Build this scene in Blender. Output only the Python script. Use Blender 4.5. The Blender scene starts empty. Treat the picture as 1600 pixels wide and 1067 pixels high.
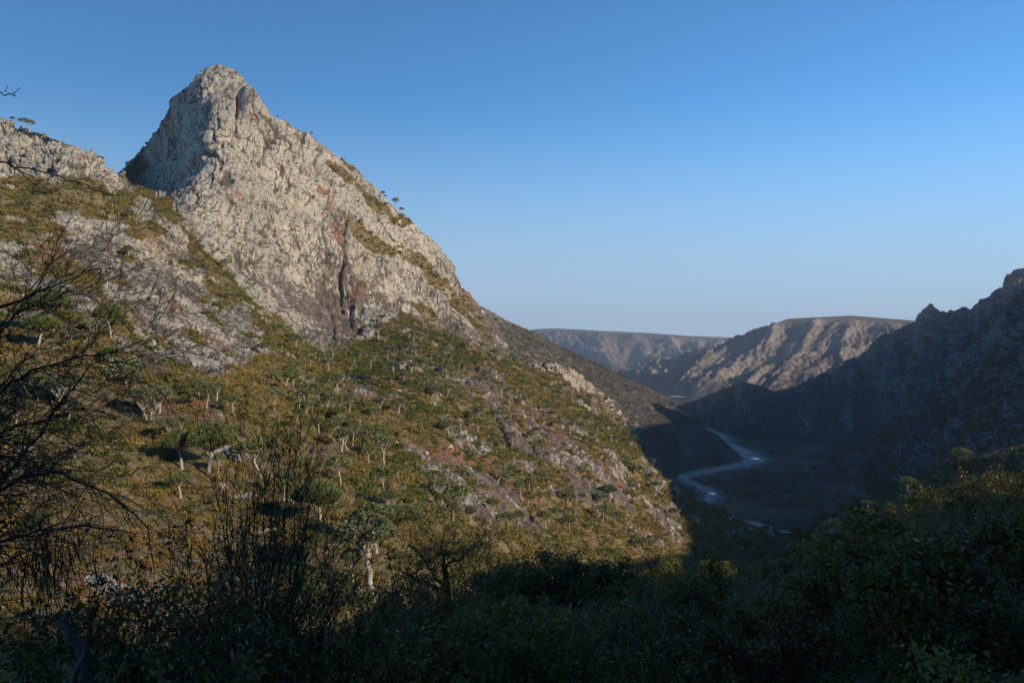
import bpy, math, random
import numpy as np
from mathutils import Vector, Matrix

rnd = random.Random(7)
RNG = np.random.default_rng(11)
SC = bpy.context.scene
COL = SC.collection
R = math.radians

# ------------------------------------------------------------------ camera, sky, sun, exposure
F = 1244.0                                   # focal length in photo pixels (28 mm on a 36 mm wide sensor)
cam_d = bpy.data.cameras.new('camera'); cam = bpy.data.objects.new('camera', cam_d); COL.objects.link(cam)
cam_d.sensor_width = 36.0; cam_d.lens = 28.0
cam_d.clip_start = 0.1; cam_d.clip_end = 30000
cam.location = (0, 0, 0); cam.rotation_euler = (R(90), 0, 0)
SC.camera = cam

SUN_AZ, SUN_EL = 125.0, 20.0                 # azimuth clockwise from the view direction
TANEL = math.tan(R(SUN_EL))
SH = np.array([math.sin(R(SUN_AZ)), math.cos(R(SUN_AZ))])       # horizontal direction to the sun
PH = np.array([-SH[1], SH[0]])                                  # across it
world = bpy.data.worlds.new('World'); SC.world = world; world.use_nodes = True
wn = world.node_tree; wn.nodes.clear()
sky = wn.nodes.new('ShaderNodeTexSky'); sky.sky_type = 'NISHITA'; sky.sun_disc = False
sky.sun_elevation = R(SUN_EL); sky.sun_rotation = R(-SUN_AZ)      # the node turns the other way round
sky.altitude = 300; sky.air_density = 1.0; sky.dust_density = 0.0; sky.ozone_density = 8.0
bg = wn.nodes.new('ShaderNodeBackground'); bg.inputs['Strength'].default_value = 0.118
wo = wn.nodes.new('ShaderNodeOutputWorld')
# pale blue summer haze low in the sky, the same all round the horizon
_g = wn.nodes.new('ShaderNodeTexCoord'); _s = wn.nodes.new('ShaderNodeSeparateXYZ'); wn.links.new(_g.outputs['Generated'], _s.inputs[0])
_r = wn.nodes.new('ShaderNodeMapRange'); _r.interpolation_type = 'SMOOTHSTEP'; wn.links.new(_s.outputs[2], _r.inputs[0])
_r.inputs[1].default_value = 0.02; _r.inputs[2].default_value = 0.30; _r.inputs[3].default_value = 0.90; _r.inputs[4].default_value = 0.0
_m = wn.nodes.new('ShaderNodeMix'); _m.data_type = 'RGBA'; wn.links.new(_r.outputs[0], _m.inputs[0]); _t = wn.nodes.new('ShaderNodeMix'); _t.data_type = 'RGBA'; _t.blend_type = 'MULTIPLY'; _t.inputs[0].default_value = 1.0
wn.links.new(sky.outputs[0], _t.inputs[6]); _t.inputs[7].default_value = (0.94, 1.11, 1.02, 1); wn.links.new(_t.outputs[2], _m.inputs[6])
_m.inputs[7].default_value = (2.55, 3.32, 4.35, 1)
wn.links.new(_m.outputs[2], bg.inputs[0]); wn.links.new(bg.outputs[0], wo.inputs[0])
sun_d = bpy.data.lights.new('sun', 'SUN'); sun_d.energy = 4.0; sun_d.angle = R(0.5); sun_d.color = (1.0, 0.86, 0.68)
sun = bpy.data.objects.new('sun', sun_d); COL.objects.link(sun)
SDIR = Vector((SH[0] * math.cos(R(SUN_EL)), SH[1] * math.cos(R(SUN_EL)), math.sin(R(SUN_EL))))
sun.rotation_euler = SDIR.to_track_quat('Z', 'Y').to_euler()
SC.view_settings.view_transform = 'Standard'; SC.view_settings.look = 'None'
SC.view_settings.exposure = 0.42; SC.view_settings.gamma = 1.0
SC.view_settings.use_curve_mapping = False
HAZE = 0.00005
SC.cycles.max_bounces = 5; SC.cycles.diffuse_bounces = 3; SC.cycles.volume_bounces = 0
SC.cycles.transparent_max_bounces = 8; SC.cycles.use_denoising = True

# ------------------------------------------------------------------ helpers
def at(u, v, d):
    """photo direction (u, v) at depth d metres -> world"""
    return np.stack([(np.asarray(u, float) - 800) / F * d, np.asarray(d, float) + 0 * np.asarray(u, float),
                     (533.5 - np.asarray(v, float)) / F * d], -1)

def pix(p):
    return 800 + F * p[..., 0] / p[..., 1], 533.5 - F * p[..., 2] / p[..., 1]

def smooth(a, b, x):
    t = np.clip((x - a) / (b - a), 0, 1); return t * t * (3 - 2 * t)

def hsh(ix, iy, iz, seed):
    h = (ix.astype(np.int64) * 374761393 + iy.astype(np.int64) * 668265263 + iz.astype(np.int64) * 2147483647 + seed * 974634777) & 0xffffffff
    h = ((h ^ (h >> 13)) * 1274126177) & 0xffffffff
    h = ((h ^ (h >> 16)) * 2246822519) & 0xffffffff
    return (h ^ (h >> 15)) & 0xffffffff

GR = np.array([[1,1,0],[-1,1,0],[1,-1,0],[-1,-1,0],[1,0,1],[-1,0,1],[1,0,-1],[-1,0,-1],
               [0,1,1],[0,-1,1],[0,1,-1],[0,-1,-1],[1,1,0],[-1,1,0],[0,-1,1],[0,-1,-1]], float)

def perlin(p, seed=0):
    i = np.floor(p); f = p - i; i = i.astype(np.int64)
    w = f * f * f * (f * (f * 6 - 15) + 10)
    out = 0
    for dx in (0, 1):
        wx = w[:, 0] if dx else 1 - w[:, 0]
        for dy in (0, 1):
            wy = w[:, 1] if dy else 1 - w[:, 1]
            for dz in (0, 1):
                wz = w[:, 2] if dz else 1 - w[:, 2]
                g = GR[hsh(i[:, 0] + dx, i[:, 1] + dy, i[:, 2] + dz, seed) & 15]
                out = out + wx * wy * wz * ((f[:, 0] - dx) * g[:, 0] + (f[:, 1] - dy) * g[:, 1] + (f[:, 2] - dz) * g[:, 2])
    return out

def fbm(p, octs=4, seed=0, gain=0.5, ridged=False):
    a, s, o = 1.0, 0.0, 0
    for k in range(octs):
        n = perlin(p * 2.03 ** k + 17.3 * k, seed + k)
        if ridged: n = 1 - 2 * np.abs(n) * 1.6
        o = o + a * n; s += a; a *= gain
    return o / s

def facets(p, seed=0, tilt=1.0):
    """tilted cells: every cell is a plane of its own -> blocky broken rock. returns offset, edge distance, cell value"""
    i = np.floor(p).astype(np.int64)
    n = len(p); f1 = np.full(n, 9.0); f2 = np.full(n, 9.0)
    best = np.zeros((n, 3)); bid = np.zeros(n, np.int64)
    for dx in (-1, 0, 1):
        for dy in (-1, 0, 1):
            for dz in (-1, 0, 1):
                c = i + (dx, dy, dz)
                h = hsh(c[:, 0], c[:, 1], c[:, 2], seed)
                q = c + np.stack([(h & 1023) / 1023., ((h >> 10) & 1023) / 1023., ((h >> 20) & 1023) / 1023.], 1)
                d = ((p - q) ** 2).sum(1)
                m = d < f1
                f2 = np.where(m, f1, np.minimum(f2, d))
                f1 = np.where(m, d, f1); best[m] = q[m]; bid[m] = h[m]
    g = np.stack([((bid * 7919) >> 3 & 255) / 127.5 - 1, ((bid * 104729) >> 5 & 255) / 127.5 - 1, ((bid * 1299709) >> 7 & 255) / 127.5 - 1], 1)
    v = ((bid * 15485863) >> 9 & 255) / 127.5 - 1
    return v + tilt * ((p - best) * g).sum(1), np.sqrt(f2) - np.sqrt(f1), v

def mesh_np(name, V, Fq, mats=(), attrs=None, smooth_sh=True, mi=None):
    """V (n,3); Fq (m,k) one face size, or list of such arrays"""
    me = bpy.data.meshes.new(name)
    Fs = Fq if isinstance(Fq, list) else [Fq]
    Fs = [np.asarray(f, np.int32) for f in Fs if len(f)]
    V = np.asarray(V, np.float32)
    me.vertices.add(len(V)); me.vertices.foreach_set('co', V.ravel())
    loops = np.concatenate([f.ravel() for f in Fs])
    tot = np.concatenate([np.full(len(f), f.shape[1], np.int32) for f in Fs])
    st = np.concatenate([[0], np.cumsum(tot)[:-1]]).astype(np.int32)
    me.loops.add(len(loops)); me.loops.foreach_set('vertex_index', loops)
    me.polygons.add(len(tot)); me.polygons.foreach_set('loop_start', st)
    if smooth_sh: me.polygons.foreach_set('use_smooth', np.ones(len(tot), bool))
    for m in mats: me.materials.append(m)
    if mi is not None: me.polygons.foreach_set('material_index', np.asarray(mi, np.int32))
    for k, a in (attrs or {}).items():
        t = me.attributes.new(k, 'FLOAT', 'POINT'); t.data.foreach_set('value', np.asarray(a, np.float32))
    me.update(calc_edges=True)
    return me

def link(name, data, parent=None, loc=None):
    o = bpy.data.objects.new(name, data); COL.objects.link(o)
    if parent is not None: o.parent = parent
    if loc is not None: o.location = [float(c) for c in loc]
    return o

def tag(o, label=None, cat=None, group=None, kind=None):
    if label: o['label'] = label
    if cat: o['category'] = cat
    if group: o['group'] = group
    if kind: o['kind'] = kind
    return o

def grid_faces(nr, nc):
    a = np.arange(nr * nc).reshape(nr, nc)
    return np.stack([a[:-1, :-1], a[1:, :-1], a[1:, 1:], a[:-1, 1:]], -1).reshape(-1, 4)

def grid_normals(G):
    du = np.gradient(G, axis=1); dv = np.gradient(G, axis=0)
    n = np.cross(dv, du); n /= np.linalg.norm(n, axis=-1, keepdims=True) + 1e-9
    return n

def poly_mask(u, v, poly, soft, nz=0.0):
    """1 inside the polygon, falling to 0 over soft pixels; nz shifts the edge"""
    P = np.array(poly, float); n = len(P)
    d = np.full(u.shape, 1e9); ins = np.zeros(u.shape, bool)
    for k in range(n):
        a, b = P[k], P[(k + 1) % n]; e = b - a
        t = np.clip(((u - a[0]) * e[0] + (v - a[1]) * e[1]) / (e @ e + 1e-9), 0, 1)
        d = np.minimum(d, np.hypot(u - a[0] - t * e[0], v - a[1] - t * e[1]))
        c = ((a[1] > v) != (b[1] > v)) & (u < (b[0] - a[0]) * (v - a[1]) / (b[1] - a[1] + 1e-9) + a[0])
        ins ^= c
    sd = np.where(ins, d, -d) + nz
    return smooth(-soft, soft, sd)

# ------------------------------------------------------------------ material helper
class Mat:
    def __init__(s, name, rough=0.9):
        s.m = bpy.data.materials.new(name); s.m.use_nodes = True
        s.nt = s.m.node_tree; s.nt.nodes.clear()
        s.out = s.nt.nodes.new('ShaderNodeOutputMaterial')
        s.b = s.nt.nodes.new('ShaderNodeBsdfPrincipled')
        s.b.inputs['Roughness'].default_value = rough
        s.b.inputs['Specular IOR Level'].default_value = 0.2
        s.nt.links.new(s.b.outputs[0], s.out.inputs[0])
        s.tc = None
    def n(s, t, **kw):
        x = s.nt.nodes.new(t)
        for k, v in kw.items(): setattr(x, k, v)
        return x
    def set(s, sock, v):
        if hasattr(v, 'links') or hasattr(v, 'is_linked'): s.nt.links.new(v, sock)
        elif isinstance(v, tuple) and len(v) == 3 and sock.type == 'RGBA': sock.default_value = (*v, 1)
        else: sock.default_value = v
    def coord(s, scale=(1, 1, 1), which='Object', skew=None):
        if s.tc is None: s.tc = s.n('ShaderNodeTexCoord')
        m = s.n('ShaderNodeMapping'); m.inputs['Scale'].default_value = scale
        if skew: m.inputs['Rotation'].default_value = skew
        s.nt.links.new(s.tc.outputs[which], m.inputs[0]); return m.outputs[0]
    def noise(s, scale, detail=4, rough=0.55, co=None, dist=0.0):
        x = s.n('ShaderNodeTexNoise'); x.inputs['Scale'].default_value = scale
        x.inputs['Detail'].default_value = detail; x.inputs['Roughness'].default_value = rough
        x.inputs['Distortion'].default_value = dist
        s.nt.links.new(co if co is not None else s.coord(), x.inputs['Vector']); return x.outputs['Fac']
    def vor(s, scale, co=None, feature='F1', out='Distance'):
        x = s.n('ShaderNodeTexVoronoi', feature=feature); x.inputs['Scale'].default_value = scale
        s.nt.links.new(co if co is not None else s.coord(), x.inputs['Vector']); return x.outputs[out]
    def ramp(s, fac, a, b, lo=0.0, hi=1.0):
        x = s.n('ShaderNodeMapRange', interpolation_type='SMOOTHSTEP')
        s.set(x.inputs[0], fac); x.inputs[1].default_value = a; x.inputs[2].default_value = b
        x.inputs[3].default_value = lo; x.inputs[4].default_value = hi; return x.outputs[0]
    def math(s, op, a, b=0.0):
        x = s.n('ShaderNodeMath', operation=op); s.set(x.inputs[0], a); s.set(x.inputs[1], b); return x.outputs[0]
    def mix(s, fac, a, b):
        x = s.n('ShaderNodeMix', data_type='RGBA'); s.set(x.inputs[0], fac); s.set(x.inputs[6], a); s.set(x.inputs[7], b)
        return x.outputs[2]
    def attr(s, name, typ='GEOMETRY'):
        x = s.n('ShaderNodeAttribute', attribute_type=typ); x.attribute_name = name; return x.outputs['Fac']
    def rand(s):
        return s.n('ShaderNodeObjectInfo').outputs['Random']
    def bump(s, h, strength, dist):
        x = s.n('ShaderNodeBump'); x.inputs['Strength'].default_value = strength; x.inputs['Distance'].default_value = dist
        s.set(x.inputs['Height'], h); s.nt.links.new(x.outputs[0], s.b.inputs['Normal'])
    def color(s, c): s.set(s.b.inputs['Base Color'], c); return s

def leaf_mat(name, cols, transl=0.25, rough=0.6, var=0.35, nscale=0.8):
    """cols: colours picked by the object's random number; every leaf varies a little"""
    m = Mat(name, rough)
    r = m.rand(); c = cols[0]
    for k in range(1, len(cols)):
        c = m.mix(m.ramp(r, (k - .5) / len(cols), (k + .5) / len(cols)), c, cols[k])
    nz = m.noise(nscale, 3)
    hs = m.n('ShaderNodeHueSaturation'); m.set(hs.inputs['Color'], c)
    m.set(hs.inputs['Value'], m.ramp(nz, 0.3, 0.7, 1 - var, 1 + var))
    m.color(hs.outputs[0])
    if transl:
        t = m.n('ShaderNodeBsdfTranslucent'); m.set(t.inputs[0], hs.outputs[0])
        x = m.n('ShaderNodeMixShader'); x.inputs[0].default_value = transl
        m.nt.links.new(m.b.outputs[0], x.inputs[1]); m.nt.links.new(t.outputs[0], x.inputs[2])
        m.nt.links.new(x.outputs[0], m.out.inputs[0])
    return m.m

def rock_color(m, warm=1.0):
    """pale lichen-covered rock with dark bare streaks; returns colour, height"""
    n1 = m.noise(0.03, 5, 0.6); n2 = m.noise(0.35, 6, 0.65); n3 = m.noise(2.2, 4, 0.6)
    c = m.mix(m.ramp(n1, 0.35, 0.65), (0.43, 0.395, 0.325), (0.54, 0.48, 0.378))
    c = m.mix(m.ramp(n2, 0.45, 0.65, 0, 0.5), c, (0.33, 0.305, 0.26))
    c = m.mix(m.ramp(m.noise(0.018, 4, .6), .46, .62, 0, .5), c, (0.29, 0.275, 0.245))
    c = m.mix(m.ramp(n3, 0.52, 0.68, 0, 0.5), c, (0.26, 0.23, 0.19))
    ed = m.vor(0.20, m.coord((1.0, 1.0, 0.35), skew=(0, R(14), 0)), 'DISTANCE_TO_EDGE'); n4 = m.noise(0.8, 5, 0.7)
    ln = m.math('MULTIPLY', m.ramp(ed, 0.0, 0.085, 1, 0), m.ramp(n4, .48, .60))
    pit = m.math('MAXIMUM', ln, m.ramp(n4, .585, .64, 0, .9))
    def joint(scale, rot, w, ms):
        n_ = m.noise(1.0, 3, .5, m.coord(scale, skew=(0, R(rot), 0)), .15)
        l_ = m.ramp(m.math('ABSOLUTE', m.math('SUBTRACT', n_, .5)), w * .35, w, 1, 0)
        return m.math('MULTIPLY', l_, m.ramp(m.noise(ms, 4, .65), .46, .58))
    jn = m.math('MAXIMUM', joint((.085, .006, .009), 6, .016, .05), joint((.15, .012, .02), 20, .018, .07))  # joint lines: dirt and missing lichen, with crevice shadow put into the colour
    jn = m.math('MAXIMUM', jn, joint((.02, .02, .10), -24, .012, .06))
    pit = m.math('MAXIMUM', pit, jn)
    c = m.mix(m.math('MULTIPLY', pit, .88), c, (0.055, 0.046, 0.036))
    st = m.noise(0.12, 6, 0.62, m.coord((1.0, 1.0, 0.22), skew=(0, R(14), 0)), 0.6)
    st2 = m.noise(0.5, 5, 0.6, m.coord((1.0, 1.0, 0.16), skew=(0, R(14), 0)), 0.4)
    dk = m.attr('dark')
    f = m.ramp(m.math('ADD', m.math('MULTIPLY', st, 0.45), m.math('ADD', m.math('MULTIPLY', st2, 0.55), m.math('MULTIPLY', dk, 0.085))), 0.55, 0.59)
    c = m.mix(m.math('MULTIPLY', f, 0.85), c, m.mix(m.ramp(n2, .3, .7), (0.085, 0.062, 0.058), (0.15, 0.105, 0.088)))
    ru = m.attr('rust')
    rf = m.ramp(m.math('ADD', m.math('MULTIPLY', m.noise(0.09, 5, 0.65), 1.0), m.math('MULTIPLY', ru, 0.235)), 0.68, 0.78)
    c = m.mix(m.math('MULTIPLY', rf, 0.8), c, m.mix(n3, (0.26, 0.115, 0.062), (0.33, 0.19, 0.12)))
    cr = m.ramp(m.attr('crack'), 0.1, 0.9, 0.0, 0.85)
    c = m.mix(cr, c, (0.07, 0.055, 0.048))
    h = m.math('SUBTRACT', m.math('ADD', m.math('MULTIPLY', n2, 1.0), m.math('MULTIPLY', n4, 0.8)), m.math('MULTIPLY', pit, 0.6))
    return c, h

def soil_color(m):
    a = m.noise(0.05, 5, 0.6); b = m.noise(0.4, 5, 0.65); d = m.noise(2.5, 4, 0.6)
    c = m.mix(m.ramp(a, .35, .65), (0.20, 0.145, 0.064), (0.25, 0.18, 0.095))
    c = m.mix(m.ramp(b, .40, .62, 0, .7), c, (0.17, 0.14, 0.05))
    rf = m.ramp(m.math('ADD', m.math('MULTIPLY', b, .8), m.math('MULTIPLY', m.attr('red'), .42)), .62, .85)
    c = m.mix(rf, c, m.mix(d, (0.22, 0.088, 0.048), (0.30, 0.155, 0.095)))
    s = m.ramp(m.math('ADD', m.math('MULTIPLY', d, .6), m.math('MULTIPLY', b, .5)), .62, .68)
    c = m.mix(m.math('MULTIPLY', s, .8), c, (0.34, 0.31, 0.26))
    return c, d

def mat_mountain():
    m = Mat('mountain_rock_and_soil', 0.93)
    rc, h = rock_color(m); sc, d = soil_color(m)
    r = m.ramp(m.math('ADD', m.attr('rock'), m.math('MULTIPLY', m.math('SUBTRACT', m.noise(0.25, 4), .5), 0.7)), 0.42, 0.58)
    m.color(m.mix(r, sc, rc)); m.bump(h, 0.9, 1.6)
    return m.m

def mat_hill(name, base, base2, rock, shrub, sscale, shrub_amt):
    m = Mat(name, 0.95)
    a = m.noise(0.004, 6, 0.6); b = m.noise(0.03, 6, 0.65)
    c = m.mix(m.ramp(a, .35, .65), base, base2)
    geo = m.n('ShaderNodeNewGeometry'); sep = m.n('ShaderNodeSeparateXYZ'); m.nt.links.new(geo.outputs['True Normal'], sep.inputs[0])
    st = m.math('ADD', m.math('MULTIPLY', sep.outputs[2], -0.9), m.math('MULTIPLY', m.noise(0.018, 6, .7, m.coord((1, 1, .45))), 1.0))
    c = m.mix(m.ramp(st, -0.20, -0.05), c, rock)
    v = m.vor(sscale); v2 = m.vor(sscale * .37)
    sh = m.math('MULTIPLY', m.ramp(v, .28, .42, 1, 0), m.ramp(b, .5 - shrub_amt, .62 - shrub_amt))
    sh = m.math('MAXIMUM', sh, m.ramp(b, .56, .70, 0, .55))
    c = m.mix(m.math('MULTIPLY', sh, .85), c, shrub)
    c = m.mix(m.ramp(m.noise(sscale * .9, 3), .60, .68, 0, .4), c, rock)
    m.color(c)
    m.bump(m.math('ADD', m.math('MULTIPLY', b, 1.5), m.math('MULTIPLY', sh, .5)), 0.8, 6.0)
    return m.m

# ================================================================== THE MOUNTAIN
SKY_U = [(-90,215),(-40,206),(0,202),(20,200),(40,197),(60,204),(75,208),(90,215),(110,222),(122,232),(130,241),(142,252),(160,263),(175,275),(186,283),
 (188.5,272),(200,255),(210,247),(222,235),(235,222),(245,205),(258,185),(266,170),(270,155),(285,143),(295,133),(305,120),(318,109),(335,104),(350,103),(365,108),
 (375,118),(388,132),(400,150),(412,165),(420,178),(427,189),(437,190),(450,195),(465,202),(480,210),(492,222),(510,235),(525,245),(540,251),(555,262),(570,280),
 (585,292),(600,308),(615,324),(635,341),(655,359),(670,372),(685,385),(700,400),(710,415),(718,437),(728,455),(745,472),(760,488),(770,505),(785,525),(795,545),
 (803,558),(825,569),(853,582),(881,595),(906,610),(937,627),(955,642),(970,658),(978,675),(990,700),(1005,722),(1030,752),(1060,775),(1100,795),(1150,812),(1200,828),(1260,848),(1330,880)]
SKY_U = np.array(SKY_U, float)
CTRL = """-90 215 500;0 203 480;60 206 465;110 222 455;142 254 440;175 277 430;186 288 425;215 311 415;250 325 430;
0 265 420;60 290 400;130 300 405;-90 300 380;0 340 330;90 350 340;170 350 380;0 430 235;100 430 260;170 430 300;-90 430 220;
-90 560 140;0 560 155;90 520 180;180 515 180;-90 700 95;0 700 100;-90 850 62;0 850 66;0 1000 46;-90 1150 33;0 1150 36;150 850 78;200 960 60;200 1150 42;400 1150 50;
330 735 122;284 730 124;220 650 145;120 620 140;400 650 170;330 640 155;400 760 125;500 790 118;640 810 130;587 925 82;590 858 100;500 900 85;640 900 100;
188 276 830;205 290 780;230 268 740;250 300 680;235 300 710;270 200 675;270 290 590;285 170 640;
300 150 612;305 200 590;310 240 570;290 290 535;345 105 625;340 150 600;350 250 565;330 330 500;300 380 445;270 350 445;
385 170 590;425 190 620;430 300 570;430 400 530;425 480 470;430 505 430;
490 225 640;490 350 585;490 450 550;500 520 505;520 560 420;545 252 660;545 350 600;545 450 560;545 530 510;
600 310 670;600 400 615;600 480 575;590 520 530;590 560 440;660 365 680;660 430 635;650 510 560;710 417 690;715 470 660;700 520 590;745 475 690;750 520 640;
795 548 670;770 560 560;700 560 480;803 560 660;853 584 680;906 612 700;955 644 720;978 677 700;
260 400 400;300 450 360;340 500 320;330 570 235;380 580 250;400 540 300;240 500 265;210 560 200;270 560 215;450 560 330;
640 600 330;560 600 320;500 640 240;560 700 200;640 700 240;720 620 370;800 620 440;740 700 290;800 700 330;700 770 200;800 770 260;880 640 520;860 700 370;
930 690 440;975 700 480;900 750 340;990 755 420;950 800 340;1030 790 420;800 830 220;700 840 150;900 850 270;1000 850 320;1060 850 370;1100 830 430;1200 850 500;
1260 865 560;1330 900 600;800 1000 140;1000 1000 220;1200 1000 350;1330 1050 420;600 1050 80;1005 725 520;1060 778 520;1150 814 580""".replace('\n', '').split(';')
CTRL = np.array([[float(x) for x in c.split()] for c in CTRL])

def tps_fit(P, val, lam=0.02):
    n = len(P); r2 = ((P[:, None] - P[None]) ** 2).sum(-1)
    K = 0.5 * r2 * np.log(r2 + 1e-12) + lam * np.eye(n)
    A = np.zeros((n + 3, n + 3)); A[:n, :n] = K; A[:n, n] = 1; A[:n, n + 1:] = P; A[n, :n] = 1; A[n + 1:, :n] = P.T
    return np.linalg.solve(A, np.concatenate([val, np.zeros(3)]))

_TP = CTRL[:, :2] / 300.0; _TW = tps_fit(_TP, np.log(CTRL[:, 2]))
def depth_of(u, v):
    u = np.asarray(u, float); v = np.asarray(v, float); shp = u.shape; q = np.stack([u.ravel(), v.ravel()], 1) / 300.0
    n = len(_TP); out = _TW[n] + q @ _TW[n + 1:]
    for k in range(n):
        r2 = ((q - _TP[k]) ** 2).sum(1); out += _TW[k] * 0.5 * r2 * np.log(r2 + 1e-12)
    return np.exp(out).reshape(shp)

ROCK = [
 [(-100,180),(60,190),(140,245),(220,308),(185,302),(125,286),(75,292),(30,276),(-100,300)],
 [(180,275),(190,240),(320,80),(370,90),(480,195),(720,400),(806,558),(775,562),(748,542),(700,522),(640,507),(592,517),(547,545),(512,548),(470,522),(430,502),(400,470),(370,440),(338,412),(312,385),(300,370),(270,350),(250,315),(200,290)],
 [(85,338),(130,345),(165,345),(215,312),(255,320),(275,355),(305,385),(315,430),(340,470),(370,490),(402,520),(412,548),(370,578),(340,584),(290,570),(250,562),(225,540),(195,500),(150,440),(105,390)],
 [(-20,388),(60,412),(125,455),(170,498),(150,505),(100,475),(40,440),(-20,420)],
 [(180,520),(230,545),(270,565),(250,590),(210,570),(180,545)],
 [(608,545),(645,548),(660,580),(640,592),(618,575)], [(665,575),(715,580),(760,610),(745,625),(700,605),(668,590)],
 [(528,585),(552,580),(592,612),(575,622)],
 [(742,600),(792,612),(832,642),(885,682),(862,705),(800,692),(762,652)],
 [(632,716),(690,706),(722,742),(700,760),(660,756)], [(735,735),(760,732),(800,770),(852,812),(795,815),(745,775)],
 [(890,722),(918,718),(935,745),(922,762),(895,750)], [(935,690),(962,700),(985,730),(1003,752),(975,748),(945,722)],
 [(975,815),(990,815),(1035,852),(1015,856)], [(800,720),(830,715),(850,745),(820,750)], [(985,770),(1010,765),(1055,800),(1060,830),(1020,800)],
 [(770,625),(800,620),(905,690),(960,735),(985,765),(930,735),(860,690)], [(850,740),(905,765),(960,800),(940,805),(870,775)], [(445,770),(475,765),(490,785),(455,790)], [(140,900),(165,905),(245,950),(230,962),(170,930)],
 [(690,640),(720,645),(760,700),(745,705),(705,670)], [(700,560),(770,585),(845,640),(930,700),(975,745),(1000,800),(975,810),(950,785),(900,760),(850,735),(790,690),(740,640)], [(600,700),(640,690),(730,725),(850,800),(860,825),(780,820),(690,775)],  [(455,420),(470,500),(400,470)],
]
VEG = [
 [(505,248),(528,258),(575,292),(605,325),(640,352),(620,352),(580,325),(540,290),(515,265)],
 [(536,340),(560,352),(600,372),(640,385),(690,425),(715,460),(690,455),(640,415),(590,392),(550,372)],
 [(590,505),(640,490),(700,520),(745,545),(700,540),(640,525)], [(640,470),(670,480),(690,500),(660,500)],
 [(300,385),(318,392),(345,420),(372,445),(395,470),(372,470),(340,440),(312,410)], [(195,355),(225,352),(240,365),(215,372)],
 [(0,290),(60,294),(130,300),(180,330),(150,345),(80,335),(0,330)],
 [(240,318),(262,318),(290,345),(275,350)], [(690,430),(735,480),(770,530),(760,535),(715,490)],
]
DARK = [[(490,400),(548,420),(560,545),(500,545),(470,480)], [(520,340),(545,340),(552,480),(530,500)], [(742,600),(832,642),(885,682),(862,705),(762,652)], [(650,490),(760,500),(806,558),(690,530)],
        [(250,450),(300,460),(300,510),(255,510)], [(735,740),(830,770),(852,812),(795,815)], [(700,400),(745,480),(720,490),(690,430)], [(400,460),(440,500),(520,540),(470,520)], [(110,380),(160,375),(180,410),(130,415)]]
RUST = [[(495,255),(540,330),(545,380),(520,370),(500,310)], [(345,290),(370,292),(375,320),(350,322)], [(545,380),(572,400),(560,440),(552,520),(545,520),(550,440)], [(245,470),(310,480),(320,510),(260,515)],
        [(235,365),(270,385),(255,400),(230,380)], [(520,350),(545,360),(540,420),(520,400)], [(330,505),(370,530),(360,560),(335,540)], [(890,715),(925,735),(915,760),(890,750)], [(828,565),(980,640),(980,670),(840,590)], [(700,400),(745,480),(720,490)]]
RED = [[(640,690),(720,690),(860,760),(900,830),(800,800),(690,760)], [(870,710),(960,735),(1010,780),(960,780),(880,750)], [(120,880),(170,890),(250,950),(230,970),(120,930)], 
       [(520,590),(620,600),(640,650),(560,640)], [(600,545),(660,545),(670,590),(610,590)], [(960,800),(1055,790),(1070,850),(1000,850)], [(240,610),(330,640),(320,660),(240,640)], [(30,385),(110,385),(190,470),(120,460)], [(780,620),(960,700),(960,730),(800,680)]]

NU, NV, NB = 860, 540, 26
us = np.linspace(-90, 1330, NU)
v_top = np.interp(us, SKY_U[:, 0], SKY_U[:, 1])
v_foot = np.interp(us, [-90, 400, 620, 900, 1100, 1330], [1150, 1150, 1080, 960, 930, 1000])
ts = np.linspace(0, 1, NV) ** 1.12
UU = np.broadcast_to(us, (NV, NU)); VV = v_top + (v_foot - v_top) * ts[:, None]
DD = depth_of(UU, VV)
Gf = at(UU, VV, DD)
# behind the crest the mountain falls away from the camera
hd = Gf[0, :, :2] / np.linalg.norm(Gf[0, :, :2], axis=1, keepdims=True)
kb = (np.linspace(1, 0, NB + 1)[:-1] ** 1.8)[:, None] * 330
back = np.concatenate([Gf[0][None, :, :2] + hd[None] * kb[..., None], (Gf[0, :, 2][None] - kb * 0.95 - 6 * (1 - np.exp(-kb / 8)))[..., None]], -1)
G0 = np.concatenate([back, Gf], 0)
UUa = np.concatenate([np.broadcast_to(us, (NB, NU)), UU], 0); VVa = np.concatenate([np.broadcast_to(v_top, (NB, NU)), VV], 0)
NR = NB + NV
Nn = grid_normals(G0)
P = G0.reshape(-1, 3); Nf = Nn.reshape(-1, 3)
uf, vf = UUa.ravel(), VVa.ravel()
n_edge = fbm(P / 22.0, 4, 3)
n_big = fbm(P / 45.0, 3, 9); n_fine = fbm(P / 7.0, 3, 15); n_crag = fbm(P / 14.0, 4, 16)
rock = np.zeros(len(P))
for k, pl in enumerate(ROCK):
    sm = k >= 3
    crag = smooth(-.38, -.12, n_crag) if k == 2 else 1.0
    rock = np.maximum(rock, crag * poly_mask(uf, vf, pl, 7 if sm else 10, n_edge * (34 if sm else 22)) * (smooth(-.34, .0, n_fine) * .95 if sm else 1.0))
for pl in VEG: rock *= 1 - 0.95 * poly_mask(uf, vf, pl, 6, n_edge * 22)
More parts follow.
